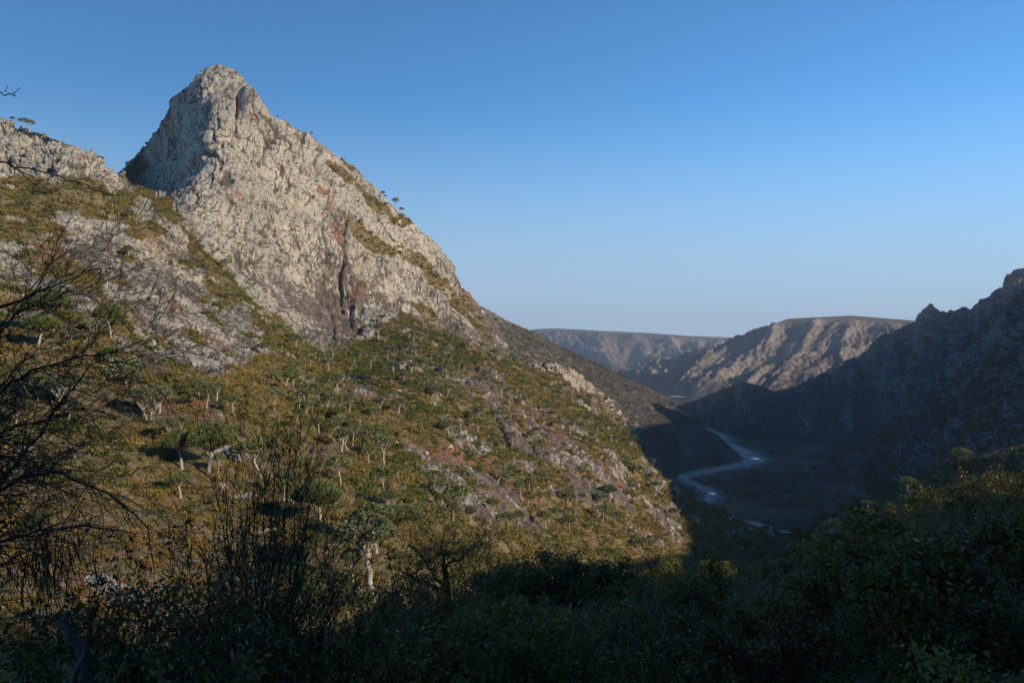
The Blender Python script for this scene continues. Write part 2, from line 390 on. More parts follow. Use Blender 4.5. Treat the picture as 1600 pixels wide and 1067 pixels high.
# scattered outcrops on the open slope
gap = smooth(.02, .2, fbm(P / 16, 3, 37)); rock = np.where((vf > 545) & (uf > 590), rock * (1 - .8 * gap), rock); rock = np.maximum(rock, .8 * smooth(.02, .16, n_crag) * smooth(840, 900, uf) * smooth(48, 10, vf - np.interp(uf, SKY_U[:, 0], SKY_U[:, 1])))
rock = np.maximum(rock, smooth(0.19, 0.27, fbm(P / 11.0, 4, 31) + 0.25 * n_big) * 0.75 * smooth(900, 700, vf))
msk = lambda L, s, a: np.clip(sum(poly_mask(uf, vf, pl, s, n_edge * a) for pl in L), 0, 1)
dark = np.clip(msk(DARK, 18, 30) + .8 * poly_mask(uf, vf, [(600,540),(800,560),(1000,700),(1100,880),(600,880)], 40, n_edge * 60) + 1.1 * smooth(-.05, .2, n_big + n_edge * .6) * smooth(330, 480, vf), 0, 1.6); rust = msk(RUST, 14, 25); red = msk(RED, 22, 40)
# rock relief: broken, tilted blocks drawn out down the fall line, leaning like the cracks in the photo
Q = P.copy(); Q[:, 0] += 0.22 * P[:, 2]; Q[:, 2] *= 0.42
wob = np.stack([fbm(P / 30, 3, 51), fbm(P / 30, 3, 52), fbm(P / 30, 3, 53)], 1)
sel = rock > 0.02
off = np.zeros(len(P)); crack = np.zeros(len(P))
Qs = Q[sel] + wob[sel] * 9
o1, e1, c1 = facets(Qs / 26.0, 1, 1.1); o2, e2, c2 = facets((Qs + wob[sel] * 4) / 9.0, 2, 1.2); o3, e3, c3 = facets(Qs / 3.6, 3, 1.2)
rid = fbm(Qs / np.array([14., 14., 30.]), 4, 71, 0.55, True)
Ps = P[sel]; lean = np.where(uf[sel] > 470, .42, .12) * np.clip((uf[sel] - 200) / 300, 0, 1)
def joints(k, sx, sz, w, seed, ln):
    q = Ps.copy(); q[:, 0] += (lean * 0 + ln) * Ps[:, 2]; q = (q + wob[sel] * 5) / np.array([sx, 70., sz])
    a_ = perlin(q, seed); m_ = smooth(-.12, .22, perlin(Ps / 38 + seed, seed + 1))
    return smooth(w, 0, np.abs(a_)) * m_, np.floor(a_ * 3)
j1, t1 = joints(1, 14., 130., .055, 401, .10); j2, t2 = joints(2, 8., 60., .06, 411, .38); j3, t3 = joints(3, 40., 11., .05, 421, -.5)
slab = perlin(Ps / np.array([24., 60., 80.]) + [0, 0, 3], 431); slab2 = perlin((Ps + wob[sel] * 6) / np.array([11., 40., 30.]), 433)
ledge = perlin((Ps + wob[sel] * 10) / np.array([60., 60., 10.]) + (Ps[:, :1] * [[0, 0, .02]]), 441)
o4, e4, c4 = facets(Qs / 1.9 + 3.3, 4, 1.0)
off[sel] = (o1 * 1.3 + o2 * 0.75 + o3 * 0.52 + o4 * 0.32 + rid * 0.3 + (np.round(slab * 5) / 5 * 3.6 + np.round(slab2 * 6) / 6 * 2.0) * smooth(0, 45, vf[sel] - np.interp(uf[sel], SKY_U[:, 0], SKY_U[:, 1])) + smooth(0, .06, ledge) * 1.2
            - 2.2 * j1 - 1.4 * j2 - 1.2 * j3
            - 3.0 * smooth(0.06, 0.0, e1) * smooth(-0.1, 0.3, c1) - 1.5 * smooth(0.09, 0.0, e2) * smooth(0.0, 0.3, c2) - 0.9 * smooth(0.10, 0.0, e3) * smooth(0.1, 0.4, c3)) * rock[sel]
dsc = np.clip(P[sel, 1] / 430.0, 0.12, 1.0); off[sel] *= dsc
crack[sel] = np.clip(smooth(0.05, 0.0, e1) * smooth(0.0, 0.4, c1) + 0.8 * smooth(0.06, 0, e2) * smooth(0.1, 0.5, c2) + 0.35 * smooth(0.09, 0, e3) * smooth(0.3, 0.6, c3) + .9 * j1 + .75 * j2 + .6 * j3, 0, 1) * rock[sel]
off += (1 - rock) * (fbm(P / 28, 4, 81) * 4.0 + fbm(P / 5, 3, 82) * 0.8 + fbm(P / 13, 3, 83) * 2.0) * smooth(20, 150, P[:, 1]) + n_big * 5 * smooth(150, 400, P[:, 1]) * 0.6
# named features: deep chimneys in the face and the block below the summit
def groove(pts, w, depth):
    global off, crack
    pts = np.array(pts, float); d = np.full(len(P), 1e9)
    uw = uf + wob[:, 0] * 8
    for a, b in zip(pts[:-1], pts[1:]):
        e = b - a; t = np.clip(((uw - a[0]) * e[0] + (vf - a[1]) * e[1]) / (e @ e), 0, 1)
        d = np.minimum(d, np.hypot(uw - a[0] - t * e[0], vf - a[1] - t * e[1]))
    g = smooth(w, 0, d); off -= g * depth; crack = np.maximum(crack, smooth(w * .55, 0, d) * .8)
groove([(541,345),(536,400),(531,440),(535,485)], 4, 8); groove([(572,400),(556,450),(545,510)], 3, 5)
groove([(462,300),(460,345),(463,390)], 2.5, 4); groove([(396,240),(392,300),(398,360)], 2.0, 2.5); groove([(300,150),(302,190),(312,235),(300,260),(255,300)], 4, 6)
groove([(430,300),(428,350)], 2.0, 2.5); groove([(500,420),(512,480),(525,540)], 2.5, 3); groove([(232,470),(245,430),(262,400)], 3, 4); groove([(640,380),(650,400)], 4, 5)
groove([(768,640),(790,680),(796,705)], 4, 5); groove([(900,735),(915,745)], 5, 5); groove([(371,154),(369,178)], 4, 9); groove([(318,365),(304,390)], 5, 6)
blk = poly_mask(uf, vf, [(376,150),(392,148),(398,165),(400,190),(380,184)], 4); off += blk * 9
off *= np.where(np.arange(len(P)) < NB * NU, 0.6, 1.0)
off *= 1 + .9 * smooth(215, 150, uf) * smooth(350, 300, vf)
spur = smooth(820, 900, uf) * smooth(60, 0, vf - np.interp(uf, SKY_U[:, 0], SKY_U[:, 1])) * (np.arange(len(P)) > (NB - 8) * NU)
oc, ec, cc_ = facets(P[spur > .01] / np.array([13., 13., 18.]), 61, 1.3)
off[spur > .01] += (oc * 3.2 + fbm(P[spur > .01] / 22, 3, 62) * 6) * spur[spur > .01]
off *= 1 - .52 * smooth(280, 300, uf) * smooth(425, 405, uf) * smooth(36, 4, vf - np.interp(uf, SKY_U[:, 0], SKY_U[:, 1]))
PM = P + Nf * off[:, None]
PM[:, 2] += 0.4 * (rock > 0.6) * (hsh((P[:, 0] * 2).astype(int), (P[:, 1]).astype(int), (P[:, 2] * 2).astype(int), 5) / 2 ** 32 - .5)
MG = PM.reshape(NR, NU, 3)
rock_g = rock.reshape(NR, NU)
M_MOUNT = mat_mountain()
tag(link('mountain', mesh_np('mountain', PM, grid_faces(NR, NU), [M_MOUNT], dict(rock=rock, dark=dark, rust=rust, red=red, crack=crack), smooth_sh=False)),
    'pale rocky peak with a sunlit cliff above a shrubby slope', kind='structure')

MN = grid_normals(MG)
def on_mountain(u, v):
    """point of the mountain surface seen in direction (u, v)"""
    j = int(np.clip(np.searchsorted(us, u), 0, NU - 1))
    t = (v - v_top[j]) / (v_foot[j] - v_top[j])
    i = NB + int(np.clip(np.searchsorted(ts, max(t, 0)), 0, NV - 1))
    return MG[i, j], MN[i, j], i, j

# ================================================================== HILLS
FLOOR = -220.0; GRIDS = []
def spline(pts, n):
    pts = np.array(pts, float); d = np.concatenate([[0], np.cumsum(np.linalg.norm(np.diff(pts, axis=0), axis=1))]); s = np.linspace(0, d[-1], n)
    return np.stack([np.interp(s, d, pts[:, k]) for k in range(pts.shape[1])], 1)

def hill(name, ridge, foot, mat, label, nu=260, nt=110, sag=0.06, gully=(60, 14), rough=(25, 4), back=700, seed=0, cliff=0.0, sharp=0.0, crest=0.4):
    rg = spline(ridge, nu); ft = spline(foot, nu)
    Rp = at(rg[:, 0], rg[:, 1], rg[:, 2]) if ridge[0][1] is not None else rg
    Fp = at(ft[:, 0], ft[:, 1], ft[:, 2])
    return loft(name, Rp, Fp, mat, label, nu, nt, sag, gully, rough, back, seed, cliff, sharp, crest)

def loft(name, Rp, Fp, mat, label, nu, nt, sag, gully, rough, back, seed, cliff=0.0, sharp=0.0, crest=0.4):
    t = np.linspace(0, 1, nt)[:, None, None]
    h = (1 - t) - sag * np.sin(np.pi * t) * 2 * (1 - t) + cliff * np.sin(2 * np.pi * t) * 0.1
    G = Rp[None] * (1 - t) + Fp[None] * t
    G[..., 2] = (Rp[None, :, 2:] * h + Fp[None, :, 2:] * (1 - h))[..., 0]
    out = (Rp - Fp); out[:, 2] = 0; out /= np.linalg.norm(out, axis=1, keepdims=True) + 1e-9
    kb = (np.linspace(1, 0, 13)[:-1] ** 1.5)[:, None, None] * back
    B = Rp[None] + out[None] * kb; B[..., 2] -= (kb[..., 0]) * 0.5
    G = np.concatenate([B, G], 0); nr = len(G)
    N = grid_normals(G); p = G.reshape(-1, 3)
    # gullies run down the slope: noise in the along-ridge direction, growing from the ridge down
    tt = np.concatenate([np.zeros(12), np.linspace(0, 1, nt)])[:, None] * np.ones((1, nu)); tt = tt.ravel()
    al = np.broadcast_to(np.concatenate([[0], np.cumsum(np.linalg.norm(np.diff(Rp, axis=0), axis=1))]), (nr, nu)).ravel()
    run = np.linalg.norm(Rp - Fp, axis=1).mean()
    q = np.stack([al / gully[0] + fbm(p / (gully[0] * 2.5), 3, seed + 5) * 0.45, tt * run / gully[0] * 0.15, 0 * al], 1)
    gu = fbm(q, 5, seed + 1, 0.55, True)
    env = smooth(0.0, 0.25, tt) * smooth(1.0, 0.75, tt) * (1 - .37 * crest) + .37 * crest
    off = gu * gully[1] * env + fbm(p / rough[0], 5, seed + 2, 0.55) * rough[1] * 1.6 * (crest + (1 - crest) * env)
    if sharp:
        o, e, c = facets(p / np.array([1, 1, 2.]) / sharp, seed + 3, 1.2); off += o * sharp * 0.16 * smooth(1, .8, tt) * (1 if crest > .3 else smooth(.0, .2, tt))
    if crest < .2: off *= smooth(0, .07, tt)
    p = p + N.reshape(-1, 3) * off[:, None]
    p[:, 2] -= smooth(.86, 1, tt) * 7
    GRIDS.append(p.reshape(nr, nu, 3)[12:])
    z = np.zeros(len(p))
    me = mesh_np(name, p, grid_faces(nr, nu), [mat], dict(rock=z, dark=z, rust=z, red=z, crack=z))
    return tag(link(name, me), label, kind='structure')

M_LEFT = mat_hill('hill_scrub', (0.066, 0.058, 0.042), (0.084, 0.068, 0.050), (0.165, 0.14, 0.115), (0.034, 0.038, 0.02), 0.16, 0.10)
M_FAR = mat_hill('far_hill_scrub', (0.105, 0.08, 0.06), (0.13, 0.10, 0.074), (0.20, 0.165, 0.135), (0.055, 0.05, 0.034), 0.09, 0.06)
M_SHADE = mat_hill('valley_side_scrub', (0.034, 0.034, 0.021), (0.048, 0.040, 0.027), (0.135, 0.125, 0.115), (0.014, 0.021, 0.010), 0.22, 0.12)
M_CRAG = mat_hill('crag_rock', (0.15, 0.12, 0.09), (0.2, 0.16, 0.12), (0.34, 0.29, 0.23), (0.045, 0.05, 0.025), 0.2, 0.02)

def ffl(u, v): return (u, v, -FLOOR * F / (v - 533.5))       # where a sight line meets the valley floor
hill('hill', [(560,430,1350),(700,462,1350),(755,480,1400),(790,500,1500),(840,522,1650),(880,543,1800),(940,572,2050),(990,594,2300),(1035,619,2600),(1054,636,2800),(1062,645,2850)],
     [(760,860,830),(900,800,960),(1000,760,1120),(1075,735,1340),(1150,722,1450),(1165,712,1500),(1120,690,1700),(1096,676,1850),(1085,668,2000),(1068,655,2300),(1062,648,2600)], M_LEFT,
     'brown scrubby spur falling from the peak to the river bend', 340, 150, 0.02, (110, 16), (38, 5), 700, 40, 0, 0, .15)
hill('hill', [(780,523,9000),(840,514,8600),(870,513,8500),(940,517,8300),(1010,520,8200),(1080,525,8200),(1140,527,8400),(1230,535,8800)],
     [(800,572,7000),(900,580,6300),(960,582,6000),(1000,580,5900),(1060,580,6000),(1140,577,6400),(1230,570,7000)], M_FAR,
     'flat-topped pale plateau farthest away on the horizon', 280, 100, 0.16, (380, 100), (110, 14), 1500, 50, 0.8, 50, 0.03)
hill('hill', [(960,585,5200),(1000,573,5000),(1050,560,4900),(1110,545,4800),(1165,526,4600),(1195,511,4500),(1232,498,4400),(1270,496,4300),(1330,493,4300),(1380,497,4200),(1440,502,4100),(1560,500,3900)],
     [(985,598,4000),(1040,618,3250),(1075,624,3030),(1110,626,2960),(1160,628,2900),(1220,630,2840),(1280,632,2780),(1340,634,2720),(1400,636,2670),(1470,640,2600),(1560,645,2500)], M_FAR,
     'broad gullied hill closing the valley beyond the river', 400, 160, 0.03, (230, 68), (55, 8), 1200, 62, 0.3, 22, 0.06)
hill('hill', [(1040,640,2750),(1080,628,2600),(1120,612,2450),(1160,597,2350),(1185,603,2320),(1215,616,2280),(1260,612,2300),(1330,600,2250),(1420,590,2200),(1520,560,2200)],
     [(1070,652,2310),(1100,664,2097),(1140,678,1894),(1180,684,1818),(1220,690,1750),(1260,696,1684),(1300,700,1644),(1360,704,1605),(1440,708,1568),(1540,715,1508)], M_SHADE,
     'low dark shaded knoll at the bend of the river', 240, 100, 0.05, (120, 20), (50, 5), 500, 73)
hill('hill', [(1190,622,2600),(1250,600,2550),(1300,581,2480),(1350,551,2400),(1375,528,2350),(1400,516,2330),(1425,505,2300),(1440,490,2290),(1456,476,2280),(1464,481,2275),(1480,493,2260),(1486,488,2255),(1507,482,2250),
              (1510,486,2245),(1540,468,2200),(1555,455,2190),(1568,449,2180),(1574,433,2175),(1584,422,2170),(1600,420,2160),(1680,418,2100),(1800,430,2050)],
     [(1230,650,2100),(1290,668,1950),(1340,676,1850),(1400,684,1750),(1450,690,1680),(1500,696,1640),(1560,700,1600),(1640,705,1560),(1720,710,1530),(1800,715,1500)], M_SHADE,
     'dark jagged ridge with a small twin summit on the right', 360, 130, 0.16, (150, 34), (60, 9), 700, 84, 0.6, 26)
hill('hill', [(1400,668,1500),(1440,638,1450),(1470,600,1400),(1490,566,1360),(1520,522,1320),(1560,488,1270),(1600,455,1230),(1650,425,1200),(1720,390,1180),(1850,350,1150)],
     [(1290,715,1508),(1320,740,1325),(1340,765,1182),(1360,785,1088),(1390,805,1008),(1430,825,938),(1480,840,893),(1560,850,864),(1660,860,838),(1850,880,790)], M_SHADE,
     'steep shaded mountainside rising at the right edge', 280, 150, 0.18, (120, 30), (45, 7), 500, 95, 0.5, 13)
# rock rib with columns just behind the crest
hill('rock_rib', [(815,571,745),(835,571,750),(850,573,755),(868,570,760),(885,578,765),(900,581,770),(920,600,780),(940,615,790),(955,631,795),(970,645,800),(982,664,800),(992,690,790)],
     [(815,640,700),(835,645,705),(850,650,710),(870,655,715),(885,660,720),(900,668,725),(920,675,730),(940,690,735),(955,700,735),(970,710,735),(982,730,730),(992,745,720)], M_CRAG,
     'row of brown rock columns standing behind the wooded crest', 220, 90, -0.2, (16, 5.5), (8, 1.6), 90, 107, 0.0, 7)

# the valley wall out of frame on the right, whose crest throws the shade over valley and foreground
def sun_frame(p): return p[0] * PH[0] + p[1] * PH[1], p[2] - (p[0] * SH[0] + p[1] * SH[1]) * TANEL
SHADE_PTS = [((-420, 1, 40)), (-150, 1, 16), (-40, 1, 10), (5, 1, 7), (22, 1, 3.0), (30, 1, -0.5), (36, 1, -5), (40, 1, -8), (63, 1, -10), (75, 1, -11), (139, 1, -16), (193, 1, -21), (280, 1, -38), (341, 1, -46), (404, 1, -35), (462, 1, -15), (500, 1, 10), (547, 1, 32), (800, 1, 66), (1040, 1, 84), (1495, 1, 71), (1750, 1, 62), (2050, 1, 150), (2330, 1, 190), (2480, 1, 185), (2620, 1, 130), (2900, 1, 90)]
SHADE_A = np.array([s[0] for s in SHADE_PTS], float); SHADE_H = np.array([s[2] for s in SHADE_PTS], float)
aa = np.unique(np.concatenate([np.linspace(-420, 2900, 200), np.linspace(-20, 600, 140)])); sr = 520.0
rz = np.interp(aa, SHADE_A, SHADE_H) + sr * TANEL
Rw = np.stack([aa * PH[0] + sr * SH[0], aa * PH[1] + sr * SH[1], rz], 1)
sf = np.interp(aa, [-420, 0, 200, 600, 1000, 1500, 2900], [20, 30, 130, 160, 150, 200, 330])
fz = np.interp(aa, [-420, 0, 60, 250, 500, 2900], [60, 8, -5, -60, -200, -215])
Fw = np.stack([aa * PH[0] + sf * SH[0], aa * PH[1] + sf * SH[1], fz], 1)
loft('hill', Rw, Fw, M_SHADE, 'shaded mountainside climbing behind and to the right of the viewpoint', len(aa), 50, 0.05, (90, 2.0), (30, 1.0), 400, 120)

# ------------------------------------------------------------------ valley floor, river, pools
def zc(x, y): return 1030 + x / 4.267, 600 + y / 4.267
riv = [(60, 140), (130, 200), (230, 270), (310, 312), (390, 345), (440, 388), (510, 425), (590, 465), (645, 498), (600, 530), (520, 548), (400, 566), (280, 588), (175, 612), (150, 632), (230, 668), (300, 695), (352, 725), (350, 755), (300, 800), (330, 850), (430, 885), (600, 918), (700, 950), (800, 985), (930, 1000), (1100, 1040)]
rw = [14, 16, 26, 40, 42, 26, 26, 34, 40, 34, 26, 26, 28, 26, 16, 16, 18, 22, 20, 14, 9, 7, 11, 13, 12, 8, 5]
rp = np.array([ffl(*zc(*q)) for q in riv]); rp3 = at(rp[:, 0], rp[:, 1], rp[:, 2])
sp = spline(np.concatenate([rp3[:, :2], np.array(rw)[:, None]], 1), 400)
for _ in range(6): sp[1:-1] = (sp[:-2] + 2 * sp[1:-1] + sp[2:]) / 4
tg = np.gradient(sp[:, :2], axis=0); tg /= np.linalg.norm(tg, axis=1, keepdims=True); nn = np.stack([-tg[:, 1], tg[:, 0]], 1)
cs = np.linspace(-1, 1, 9); wj = 0.62 * sp[:, 2:3] * (1 + 0.25 * fbm(np.stack([sp[:, 0] / 9, sp[:, 1] / 9, 3 + 0 * sp[:, 0]], 1), 3, 152)[:, None] + 0.35 * fbm(np.stack([sp[:, 0] / 40, sp[:, 1] / 40, 0 * sp[:, 0]], 1), 3, 150)[:, None])
wl = wj * (1 + 0.5 * fbm(np.stack([sp[:, 0] / 8, sp[:, 1] / 8, 0 * sp[:, 0]], 1), 3, 153)[:, None] + 0.3 * fbm(np.stack([sp[:, 0] / 30, sp[:, 1] / 30, 7 + 0 * sp[:, 0]], 1), 3, 151)[:, None])
rv = np.stack([np.concatenate([sp[:, :2] + nn * (c * (wj if c > 0 else wl)) * 0.75, (FLOOR + 0.5 - 0.0 * (1 - abs(c)) + 0 * sp[:, 2:3])], 1) for c in cs], 1)
gx = np.concatenate([np.linspace(-8000, -600, 12), np.linspace(-500, 2500, 260), np.linspace(2700, 8000, 12)])
gy = np.concatenate([np.linspace(-1500, 300, 8), np.linspace(350, 3600, 300), np.linspace(3800, 10500, 20)])
XX, YY = np.meshgrid(gx, gy); pv = np.stack([XX, YY, 0 * XX], -1).reshape(-1, 3)
zz = FLOOR - 0.6 + fbm(pv / 260, 4, 140) * 5 * 0.5 - 1.6 + fbm(pv / 40, 3, 141) * 1.2
nearr = (pv[:, 1] > 300) & (pv[:, 1] < 3700) & (np.abs(pv[:, 0]) < 2600); dr_ = np.full(len(pv), 999.)
for k_ in range(0, len(sp), 2): dr_[nearr] = np.minimum(dr_[nearr], np.hypot(pv[nearr, 0] - sp[k_, 0], pv[nearr, 1] - sp[k_, 1]) - sp[k_, 2] * .6)
zz = FLOOR + (zz - FLOOR) * smooth(10, 60, dr_)
pv[:, 2] = zz; bank = smooth(22, -2, dr_)
m = Mat('valley_scrub', 0.95)
a = m.noise(0.006, 5); b = m.noise(0.03, 6, .65); v = m.vor(0.12)
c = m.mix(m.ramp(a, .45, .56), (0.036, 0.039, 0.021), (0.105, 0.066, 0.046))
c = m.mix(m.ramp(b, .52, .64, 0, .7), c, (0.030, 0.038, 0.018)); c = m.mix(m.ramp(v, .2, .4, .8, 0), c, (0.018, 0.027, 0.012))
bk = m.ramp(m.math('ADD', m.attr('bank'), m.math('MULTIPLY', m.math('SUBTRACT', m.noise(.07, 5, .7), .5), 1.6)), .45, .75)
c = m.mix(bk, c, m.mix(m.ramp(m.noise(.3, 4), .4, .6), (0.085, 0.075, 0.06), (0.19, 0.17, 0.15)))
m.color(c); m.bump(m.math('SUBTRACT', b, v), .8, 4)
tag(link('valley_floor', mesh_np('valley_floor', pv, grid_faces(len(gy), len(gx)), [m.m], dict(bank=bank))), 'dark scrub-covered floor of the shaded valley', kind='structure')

m = Mat('river_gravel', 0.85)
b = m.noise(0.08, 6, .7); v = m.vor(0.35, out='Color'); v2 = m.noise(0.6, 4)
b3 = m.noise(0.035, 5, .7); c = m.mix(m.ramp(b, .40, .60), (0.25, 0.21, 0.18), (0.45, 0.39, 0.34)); c = m.mix(m.ramp(v2, .45, .60, 0, .6), c, (0.08, 0.073, 0.066)); c = m.mix(m.ramp(b3, .56, .66, 0, .6), c, (0.045, 0.05, 0.03))
m.color(c); m.bump(v2, .8, 1.5)
tag(link('river', mesh_np('river', rv.reshape(-1, 3), grid_faces(400, 9), [m.m])), 'pale stony river bed winding through the shaded valley', kind='structure')
m = Mat('pool_water', 0.05); m.color((0.05, 0.07, 0.09)); m.b.inputs['Specular IOR Level'].default_value = 1.0; m.b.inputs['Metallic'].default_value = 0.0
M_WATER = m.m
for (x, y, wx, wy, lab) in [(640, 499, 17, 26, 'bright pool of water at the widest bend of the river bed'), (352, 733, 11, 20, 'small bright pool in the lower loop of the river bed'), (680, 514, 4, 8, 'tiny bright puddle just right of the widest river bend'),
                       (292, 592, 4, 8, 'tiny bright puddle on the straight stretch of river bed'), (140, 132, 70, 130, 'dim sheet of water where the river leaves the valley')]:
    u, v, d = ffl(*zc(x, y)); q = at(u, v, d); an = np.linspace(0, 2 * np.pi, 25)[:-1]
    rr = 1 + 0.25 * np.sin(3 * an + x) + 0.15 * np.sin(5 * an)
    vs = np.stack([q[0] + np.cos(an) * wx * rr * .42, q[1] + np.sin(an) * wy * rr * .40, np.full(24, FLOOR + .9)], 1)
    tag(link('pool', mesh_np('pool', vs, np.arange(24)[None], [M_WATER], smooth_sh=False)), lab, kind='structure')
u, v, d = ffl(1068, 621); q = at(u, v, d)
vs = np.array([[q[0] - 50, q[1] - 10, FLOOR + 2], [q[0] + 20, q[1] - 25, FLOOR + 2], [q[0] + 75, q[1] + 10, FLOOR + 2], [q[0] + 60, q[1] + 60, FLOOR + 3.5], [q[0] - 10, q[1] + 75, FLOOR + 4], [q[0] - 50, q[1] + 50, FLOOR + 3]])
m = Mat('river_sand', .9); m.color(m.mix(m.noise(.05, 4), (0.20, 0.155, 0.125), (0.32, 0.25, 0.20)))
tag(link('sand_bank', mesh_np('sand_bank', vs, np.arange(6)[None], [m.m])), 'pale sunlit sand bank at the far mouth of the valley', kind='structure')

# ------------------------------------------------------------------ the near hillside under the viewpoint
def ground(x, y):
    x = np.asarray(x, float); y = np.asarray(y, float)
    z = -2.2 - 0.33 * y + 0.24 * np.minimum(x, 55) + 0.24 * np.maximum(x - 55, 0) * smooth(20, 110, y)
    z = z + 9 * np.exp(-((x - 99) / 34) ** 2 - ((y - 166) / 46) ** 2) - 2.5 * np.exp(-((x - 50) / 22) ** 2 - ((y - 120) / 60) ** 2)
    edge = 205 + 0.25 * x
    return z - 0.5 * np.clip(y - edge, 0, 1e4) - 0.9 * np.clip(-y - 5, 0, 30) * 0 
m = Mat('hillside_litter', .95); a = m.noise(.3, 5, .65); b = m.noise(2.5, 4)
m.color(m.mix(m.ramp(b, .4, .65), m.mix(m.ramp(a, .4, .6), (0.055, 0.046, 0.018), (0.085, 0.062, 0.03)), (0.10, 0.082, 0.05))); m.bump(b, .6, .2); M_NEAR = m.m
hx = np.linspace(-120, 330, 180); hy = np.linspace(-45, 330, 150)
XX, YY = np.meshgrid(hx, hy); ph = np.stack([XX, YY, ground(XX, YY)], -1).reshape(-1, 3)
ph[:, 2] += fbm(ph / 9, 3, 160) * 0.7
z = np.zeros(len(ph)); rk = z
tag(link('hillside', mesh_np('hillside', ph, grid_faces(150, 180), [M_NEAR], dict(rock=rk, dark=z, rust=z, red=z + .1, crack=z))), 'shaded near hillside below the viewpoint', kind='structure')

# ================================================================== PLANTS
def quads_leaves(C, size, rng, up=0.0, aspect=2.0, dirs=None, fold=True):
    """leaf-shaped quads (rhombs) at centres C"""
    n = len(C); d = rng.normal(size=(n, 3)) if dirs is None else dirs + rng.normal(size=(n, 3)) * 0.45
    d[:, 2] += up; d /= np.linalg.norm(d, axis=1, keepdims=True) + 1e-9
    w = np.cross(d, rng.normal(size=(n, 3))); w /= np.linalg.norm(w, axis=1, keepdims=True) + 1e-9
    s = (size * rng.uniform(.6, 1.3, n))[:, None]
    V = np.stack([C - d * s * .5, C + w * s / aspect * .5, C + d * s * .5, C - w * s / aspect * .5], 1).reshape(-1, 3)
    return V, np.arange(4 * n).reshape(-1, 4)

def tubes(lines, sides=3):
    Vs, Fs, o = [], [], 0
    an = np.arange(sides) * 2 * np.pi / sides; ca, sa = np.cos(an), np.sin(an)
    for pts, rad in lines:
        pts = np.asarray(pts, float); n = len(pts); rad = np.broadcast_to(rad, n)
        t = np.gradient(pts, axis=0); t /= np.linalg.norm(t, axis=1, keepdims=True) + 1e-9
        ref = np.array([1., 0, 0]) if abs(t[0, 0]) < .8 else np.array([0, 1., 0])
        a = np.cross(t, ref); a /= np.linalg.norm(a, axis=1, keepdims=True) + 1e-9; b = np.cross(t, a)
        V = pts[:, None] + rad[:, None, None] * (a[:, None] * ca[None, :, None] + b[:, None] * sa[None, :, None])
        Vs.append(V.reshape(-1, 3)); g = o + np.arange(n * sides).reshape(n, sides); g2 = np.roll(g, -1, 1)
        Fs.append(np.stack([g[:-1], g2[:-1], g2[1:], g[1:]], -1).reshape(-1, 4)); o += n * sides
    return np.concatenate(Vs), np.concatenate(Fs)

def join(parts):
    Vs, Fs, o = [], [], 0
    for V, Fq in parts:
        Vs.append(V); Fs.append(Fq + o); o += len(V)
    return np.concatenate(Vs), Fs

def grow(p, d, L, r, lvl, out, rng, wig=.25, trop=.05, nch=3, spread=.7, shrink=.62, seg=6, tips=None, rmin=.004):
    pts = [np.array(p, float)]; d = np.array(d, float); d /= np.linalg.norm(d); dirs = [d]
    for _ in range(seg):
        d = d + rng.normal(size=3) * wig; d[2] += trop; d /= np.linalg.norm(d)
        pts.append(pts[-1] + d * L / seg); dirs.append(d)
    rad = np.linspace(r, max(r * .45, rmin), len(pts)); out.append((np.array(pts), rad))
    if lvl == 0:
        if tips is not None: tips.extend(pts[2:])
        return
    for c in range(nch):
        k = seg if c == 0 else int(rng.integers(max(1, seg // 3), seg + 1))
        e = rng.normal(size=3); e -= dirs[k] * (e @ dirs[k]); e /= np.linalg.norm(e) + 1e-9
        nd = dirs[k] + e * spread * rng.uniform(.6, 1.3)
        grow(pts[k], nd, L * shrink * rng.uniform(.75, 1.25), max(rad[k] * .68, rmin), lvl - 1, out, rng, wig, trop, nch, spread, shrink, max(3, seg - 1), tips, rmin)

# ---- materials
def bark_mat(name, a, b, sc=6.0):
    m = Mat(name, .9); n = m.noise(sc, 5, .65, m.coord((1, 1, .4))); m.color(m.mix(m.ramp(n, .35, .65), a, b)); m.bump(n, .5, .03); return m.m
B_DRAGON = bark_mat('pale_bark', (0.27, 0.238, 0.195), (0.43, 0.385, 0.32))
B_LIMB_SHADE = bark_mat('shaded_limb_bark', (0.24, 0.21, 0.175), (0.36, 0.32, 0.27))  # trunk bark darkened in colour for the shadow under the crown
B_DARK = bark_mat('dark_bark', (0.040, 0.029, 0.019), (0.080, 0.058, 0.040))
B_TWIG = bark_mat('twig_bark', (0.15, 0.115, 0.08), (0.25, 0.195, 0.145))
B_GREY = bark_mat('grey_twig_bark', (0.17, 0.145, 0.125), (0.27, 0.235, 0.205))
L_DRAGON = leaf_mat('dragon_tree_leaves', [(0.145, 0.160, 0.062), (0.16, 0.172, 0.085), (0.135, 0.16, 0.052)], .12, .45, .4, 1.2)
L_OCHRE = leaf_mat('ochre_leaves', [(0.29, 0.195, 0.042), (0.25, 0.19, 0.046), (0.29, 0.165, 0.05), (0.22, 0.175, 0.06)], .34)
L_OLIVE = leaf_mat('olive_leaves', [(0.23, 0.185, 0.046), (0.26, 0.19, 0.052), (0.19, 0.17, 0.046), (0.24, 0.20, 0.05)], .34)
L_GREEN = leaf_mat('green_leaves', [(0.11, 0.125, 0.028), (0.14, 0.145, 0.03), (0.095, 0.108, 0.03)], .34)
L_BROWN = leaf_mat('dry_twigs', [(0.26, 0.20, 0.145), (0.30, 0.235, 0.18), (0.24, 0.175, 0.12)], .0, .9)
L_FORE = leaf_mat('foreground_leaves', [(0.052, 0.054, 0.011), (0.085, 0.088, 0.015), (0.125, 0.116, 0.022), (0.10, 0.085, 0.028), (0.066, 0.075, 0.014)], .22, .38, .5, 3.0)
